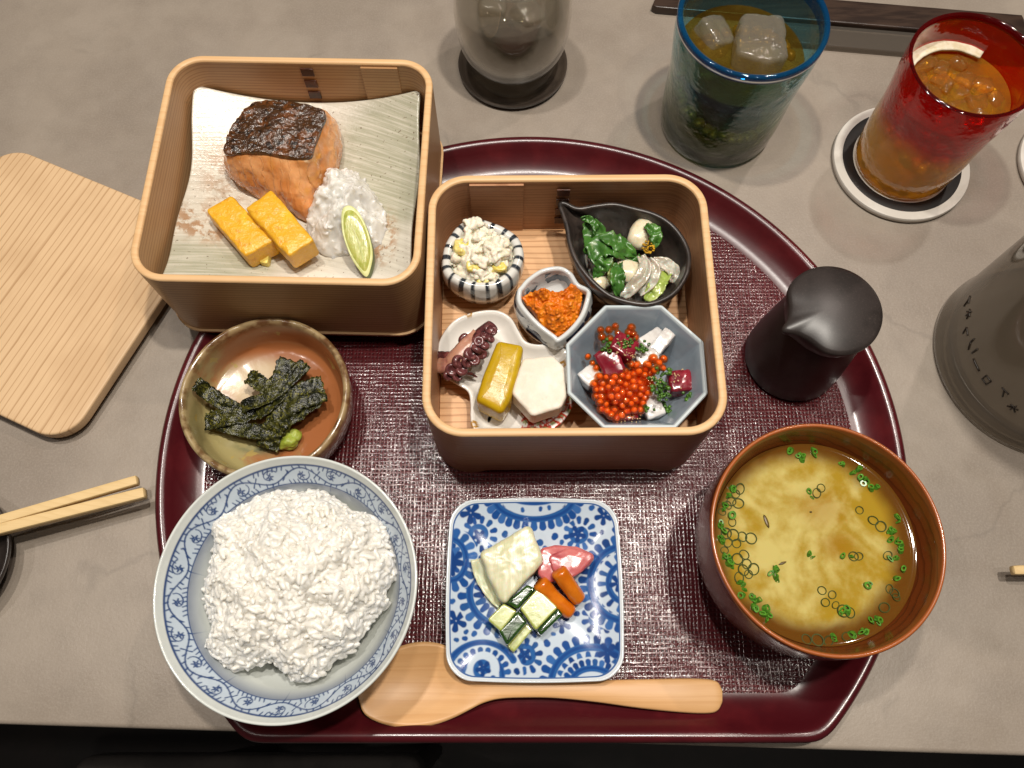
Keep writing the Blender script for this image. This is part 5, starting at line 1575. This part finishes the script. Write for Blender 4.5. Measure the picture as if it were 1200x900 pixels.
M_icel = [mat('amber_glow_ice', c1, .2, [(c2, 1.5, .4, .65)], [(2, .5, .1)], spec=.5) for c1, c2 in (('d2a02a', 'b07c18'), ('c46a1a', 'a8481a'), ('a8924a', '8a7430'))]
for k in range(46):                         # amber ice lumps added low in the glass to catch light
    an = k * 2.4; z = Z0 + 1.1 + 4.9 * ((k * .618) % 1)
    rd_ = rr.uniform(1.7, 2.35) + (z - Z0) * .05
    x, y = RG[0] + rd_ * math.cos(an), RG[1] + rd_ * math.sin(an)
    part(drink, 'light_catch_ice', blob((x, y, z), (rr.uniform(.3, .5), rr.uniform(.3, .5), rr.uniform(.25, .4)), .12, 1.5, k, 2, (rr.uniform(0, 90), rr.uniform(0, 90), rr.uniform(0, 90)), .4), M_icel[(k * 7) % 3 if z < Z0 + 4 else 0], angle=180)
M_pale = mat('pale_matte', 'd6cdb6', .5, [('c8bc9c', 2, .4, .6)], [(4, .2, .03)])
pp = [(RG[0] + 3.05 * math.cos(q), RG[1] + 3.05 * math.sin(q), LZ + .38 - .1 * abs(q - 1.7)) for q in np.linspace(2.5, .9, 14)]
part(drink, 'pale_strip', ribbon(pp, .7, 40, 7, .02, .03, 2, .05, 10), M_pale, solid=.18, angle=180)  # pale curved strip along the back edge of the drink

# blue-rimmed tumbler
BG = (13.75, 35.2)
g = thing('blue_tumbler', 'blue-rimmed bubbly glass tumbler of dark iced drink behind the tray', 'glass', (*BG, 0))
a, b, c_, d_ = tumbler_prof(3.72, 4.3, 9.1, .26, .9)
M_bg = thin_glass('smoky_blue_glass', 'a0dae6', .05, [(1.0, .6, .14), (5, .45, .04)], 'bccaa6', 2.2, 5.6, 3.0, .14, ('5cb4c8', '5a6a40'))
part(g, 'glass', lathe(shift(a + b, .004), 120, *BG, True), M_bg, angle=180)
M_bl = thin_glass('blue_lip', '3f93c8', .04, [(3, .25, .03)], diffuse=.4, dcol='15649c')
part(g, 'lip', lathe([b[-2], b[-1], (4.32, 9.02), (4.34, 9.14), (4.28, 9.26), (4.14, 9.28), (4.02, 9.2), (4.0, 9.05), d_[0], d_[1]], 120, *BG), M_bl, angle=180)
M_bi = thin_glass('blue_glass_inner', 'd4ecf2', .05, [(1.4, .4, .1)])
part(g, 'inner_wall', lathe(d_, 120, *BG, False, True), M_bi, angle=180)
M_tea = murky('dark_drink', '6a4c16', '7a5e20', 'ecd498', .78)
drink = thing('dark_drink', 'dark brown iced drink inside the blue-rimmed tumbler', 'drink', (*BG, .95))
LZ = 6.3
part(drink, 'liquid', lathe([(3.2, .92), (3.44, 1.0), (3.84, LZ), (3.6, LZ - .02), (2, LZ), (.5, LZ)], 100, *BG, True, True), M_tea, angle=60)
x, y = at(895, 42, 7.6)
ic = lumpy_slab([(869, 12), (921, 16), (925, 66), (903, 72), (862, 62)], 7.6, 5.4, .35, 3, .08, roundness=.5)[0]
part(drink, 'ice_cube', ic, M_ice, angle=180)
rr = random.Random(12)
M_olive_blob = mat('olive_light_blob', '5c5a26', .3, [('7a6a2a', 1.5, .4, .65), ('3c4626', 2.5, .5, .7)], [(2, .5, .1)])
for k in range(40):                         # olive ice-like blobs added inside the glass to catch light
    an = k * 2.4; z = 1.2 + 4.7 * ((k * .618) % 1)
    rd_ = 2.95 + (z / 9) * .5
    part(drink, 'pulp', blob((BG[0] + rd_ * math.cos(an), BG[1] + rd_ * math.sin(an), z), (rr.uniform(.3, .55), rr.uniform(.3, .5), rr.uniform(.2, .4)), .12, 1.5, k, 2, (0, 0, rr.uniform(0, 90)), .3), M_olive_blob, angle=180)
x, y = at(838, 38, 6.4)
part(drink, 'ice_cube', blob((x, y, 6.0), (1.1, 1.2, .9), .15, .8, 9, 4, (10, 20, 30), .7), M_ice, angle=180)

# clear tumbler of water at the top edge, on a dark dish coaster
CG = (0.05, 39.8)
M_dk = mat('dark_clay_coaster', '453c34', .3, [('38302a', .5, .4, .6)], [(2, .1, .03)], spec=.5)
solo('dark_coaster', lathe([(2.6, .004), (3.4, .02), (3.75, .3), (3.76, .48), (3.66, .5), (3.5, .36), (3.2, .22), (.5, .2)], 120, *CG, True, True), M_dk, 'dark round dish coaster under the clear water glass', 'coaster', (*CG, 0), angle=60)
g = thing('water_glass', 'clear rounded glass of water at the top edge of the picture', 'glass', (*CG, .21))
M_clear = thin_glass('clear_glass', 'f3f1ed', .03, [(.8, .12, .06)], diffuse=.03)
oz = [(2.2, .22), (2.75, .24), (2.95, .45), (2.98, 1.0), (3.15, 1.6), (3.5, 2.7), (3.72, 4.0), (3.76, 5.4), (3.66, 7.0), (3.45, 8.4), (3.38, 9.0), (3.34, 9.1), (3.28, 9.1), (3.24, 9.0), (3.3, 8.4), (3.52, 7.0), (3.62, 5.4), (3.56, 4.0), (3.33, 2.7), (2.95, 1.75), (2.3, 1.55), (.3, 1.5)]
part(g, 'glass', lathe(oz, 120, *CG, True, True), M_clear, angle=180)
wt = thing('iced_water', 'clear still water with ice inside the rounded glass', 'water', (*CG, 1.55))
M_water = thin_glass('water', 'eae7e0', .02, [(1.0, .1, .05)], diffuse=.32, dcol='a29c92')
part(wt, 'liquid', lathe([(2.2, 1.58), (2.9, 1.8), (3.29, 2.7), (3.52, 4.0), (3.57, 5.2), (3.57, 6.0), (3.4, 5.96), (2, 5.96), (.4, 5.96)], 100, *CG, True, True), M_water, angle=60)
for k, (dx, dy) in enumerate(((-1.3, -.6), (.9, -1.2), (.4, 1.0))):
    part(wt, 'ice_cube', blob((CG[0] + dx, CG[1] + dy, 5.9), (.95, .9, .75), .12, .9, k + 3, 4, (k * 20, 15, k * 40), .7), M_ice, angle=180)

# ------------------------------------------------------------------ jug at the right edge
JG = (31.5, 17.9)
jug = thing('water_jug', 'smoky translucent jug with dark printed marks at the right edge', 'jug', (*JG, 0))
M_jug = thin_glass('smoky_plastic', 'd2ccc2', .06, [(.5, .05, .1)], diffuse=.62, dcol='94897a', refl=.8)
jw = part(jug, 'outer_wall', lathe([(5.0, .004), (5.95, .02), (6.1, .2), (6.1, .5), (6.0, 1.0), (5.95, 2.0), (5.9, 9), (5.85, 20)], 140, *JG, True), M_jug, angle=180)
part(jug, 'inner_base', lathe([(5.3, 1.3), (5.2, .95), (4.8, .8), (.5, .8)], 140, *JG, False, True), M_jug, angle=180)
M_gask = mat('black_gasket', '17130f', .3)
part(jug, 'base_ring', lathe([(5.55, .95), (5.66, 1.05), (5.6, 1.25), (5.45, 1.15)], 140, *JG), M_gask, angle=180)
M_ink = mat('brown_print', '2a2119', .5)
def glyph(an, z, s, strokes):
    ms_ = []
    for x0, y0, x1, y1 in strokes:
        q = []
        for t in np.linspace(0, 1, 5):
            u, v = (x0 + (x1 - x0) * t) * s, (y0 + (y1 - y0) * t) * s
            aa = an - u / 5.95
            q.append((JG[0] + 5.96 * math.cos(aa), JG[1] + 5.96 * math.sin(aa), z + v))
        ms_.append(tube(q, .045 * s + .02, 6))
    return join(*ms_)
kat = [[(-.4, .4, .4, .4), (.1, .4, -.3, -.4)], [(-.4, .2, .4, .2), (0, .5, 0, -.4), (0, .1, -.4, -.3), (0, .1, .4, -.3)], [(-.4, .3, .4, .3), (.4, .3, .1, -.4)], [(-.3, .4, -.3, -.2), (.35, .4, .3, 0), (.3, 0, 0, -.4)], [(-.4, 0, .4, .05)], [(-.3, .4, .35, .35), (.35, .35, .3, -.4), (-.3, .4, -.3, -.4), (-.3, -.35, .3, -.35)]]
rr = random.Random(8)
for k in range(11):
    an = math.radians(158 + k * 9.5)
    part(jw, 'printed_mark', glyph(an, 3.6 + rr.uniform(-.25, .25), .95 if k in (3, 4) else .62, kat[k % 6]), M_ink, angle=180)

# ------------------------------------------------------------------ chopsticks and the dark dish they rest on
M_chop = wood('pale_aspen', 'd0b483', 'bb9c68', 'Y', 0.45, rough=.5, contrast=.3, streak=.5, rot=15)
def stick(p0, p1, w0, w1, h, m, label, group):
    a, b = np.array(p0, float), np.array(p1, float)
    t = (b - a) / np.linalg.norm(b - a)
    s = np.cross(t, [0, 0, 1.0]); s /= np.linalg.norm(s)
    u = np.cross(s, t)
    R = []
    for k, e in ((0, .6), (.004, .95), (.02, 1), (.98, 1), (.996, .95), (1, .6)):
        w = w0 + (w1 - w0) * k
        q = rrect(w * e, h * e, .1 * e, 24)
        R.append(np.array([a + (b - a) * k + s * x + u * y for x, y in q]))
    return solo('chopstick', loft(R, True, True), m, label, 'chopstick', tuple(a), group=group, angle=40)
DB = at(-68, 655, 1.0)
p1a, p1b = at(163, 563, 1.7), at(0, 610, 2.15)
p2a, p2b = at(172, 578, 1.65), at(0, 621, 2.1)
def ext(a, b, za, zb, L):
    k = L
    return ((a[0], a[1], za), (b[0] + (b[0] - a[0]) * k, b[1] + (b[1] - a[1]) * k, zb + (zb - za) * k))
stick(*ext(p1a, p1b, 1.75, 2.15, 1.2), .55, .5, .5, M_chop, 'pale wooden chopstick farther from the viewer, left of the tray', 'pair of wooden chopsticks at the left')
stick(*ext(p2a, p2b, 1.72, 2.12, 1.2), .62, .55, .55, M_chop, 'pale wooden chopstick nearer the viewer, left of the tray', 'pair of wooden chopsticks at the left')
solo('dark_dish', lathe([(2.2, .004), (2.6, .01), (3.3, .5), (3.85, 1.3), (3.9, 1.62), (3.8, 1.64), (3.5, 1.2), (2.6, .7), (.4, .55)], 90, *DB, True, True), M_black, 'dark round dish cut off by the left edge of the picture', 'dish', (*DB, 0), angle=180)
r0 = at(1187, 668, 1.5)
stick((r0[0], r0[1], 1.35), (r0[0] + 14, r0[1] + .1, 1.7), .48, .6, .48, M_chop, 'pale chopstick tip at the right edge of the picture', None)

# ------------------------------------------------------------------ dark strip and clear bar behind the glasses
M_strip = mat('dark_wood_strip', '2a1f1a', .3, [('3a2c24', (.3, 2, 1), .4, .6)], [((.5, 4, 1), .2, .03)])
A0, A1 = np.array(at(764, -3, .6)), np.array(at(1100, 25, .6))
dv = (A1 - A0) / np.linalg.norm(A1 - A0); nv = np.array([-dv[1], dv[0]])
q = [A0 + nv * -.9, A1 + dv * 6 + nv * -.9, A1 + dv * 6 + nv * 1.2, A0 + nv * 1.2 + dv * .6]
solo('dark_strip', slab(round_poly(q, .15, 120), .004, .65, .1), M_strip, 'long dark wooden strip on the table behind the two coloured tumblers', 'wooden strip', (*A0, 0))
M_bar = thin_glass('clear_acrylic', 'c9c4bd', .08, [(.5, .3, .1)], diffuse=.25, dcol='a59c92')
q = [A0 + dv * 6.5 - nv * 2.9, A1 + dv * 6 - nv * 2.9, A1 + dv * 6 - nv * 1.05, A0 + dv * 6.5 - nv * 1.05]
solo('clear_bar', slab(round_poly(q, .15, 120), .004, .5, .12), M_bar, 'clear acrylic bar lying in front of the dark strip behind the tumblers', 'acrylic bar', (*(A0 + dv * 6), 0))

for ob in bpy.data.objects:
    if '_org' in ob: del ob['_org']
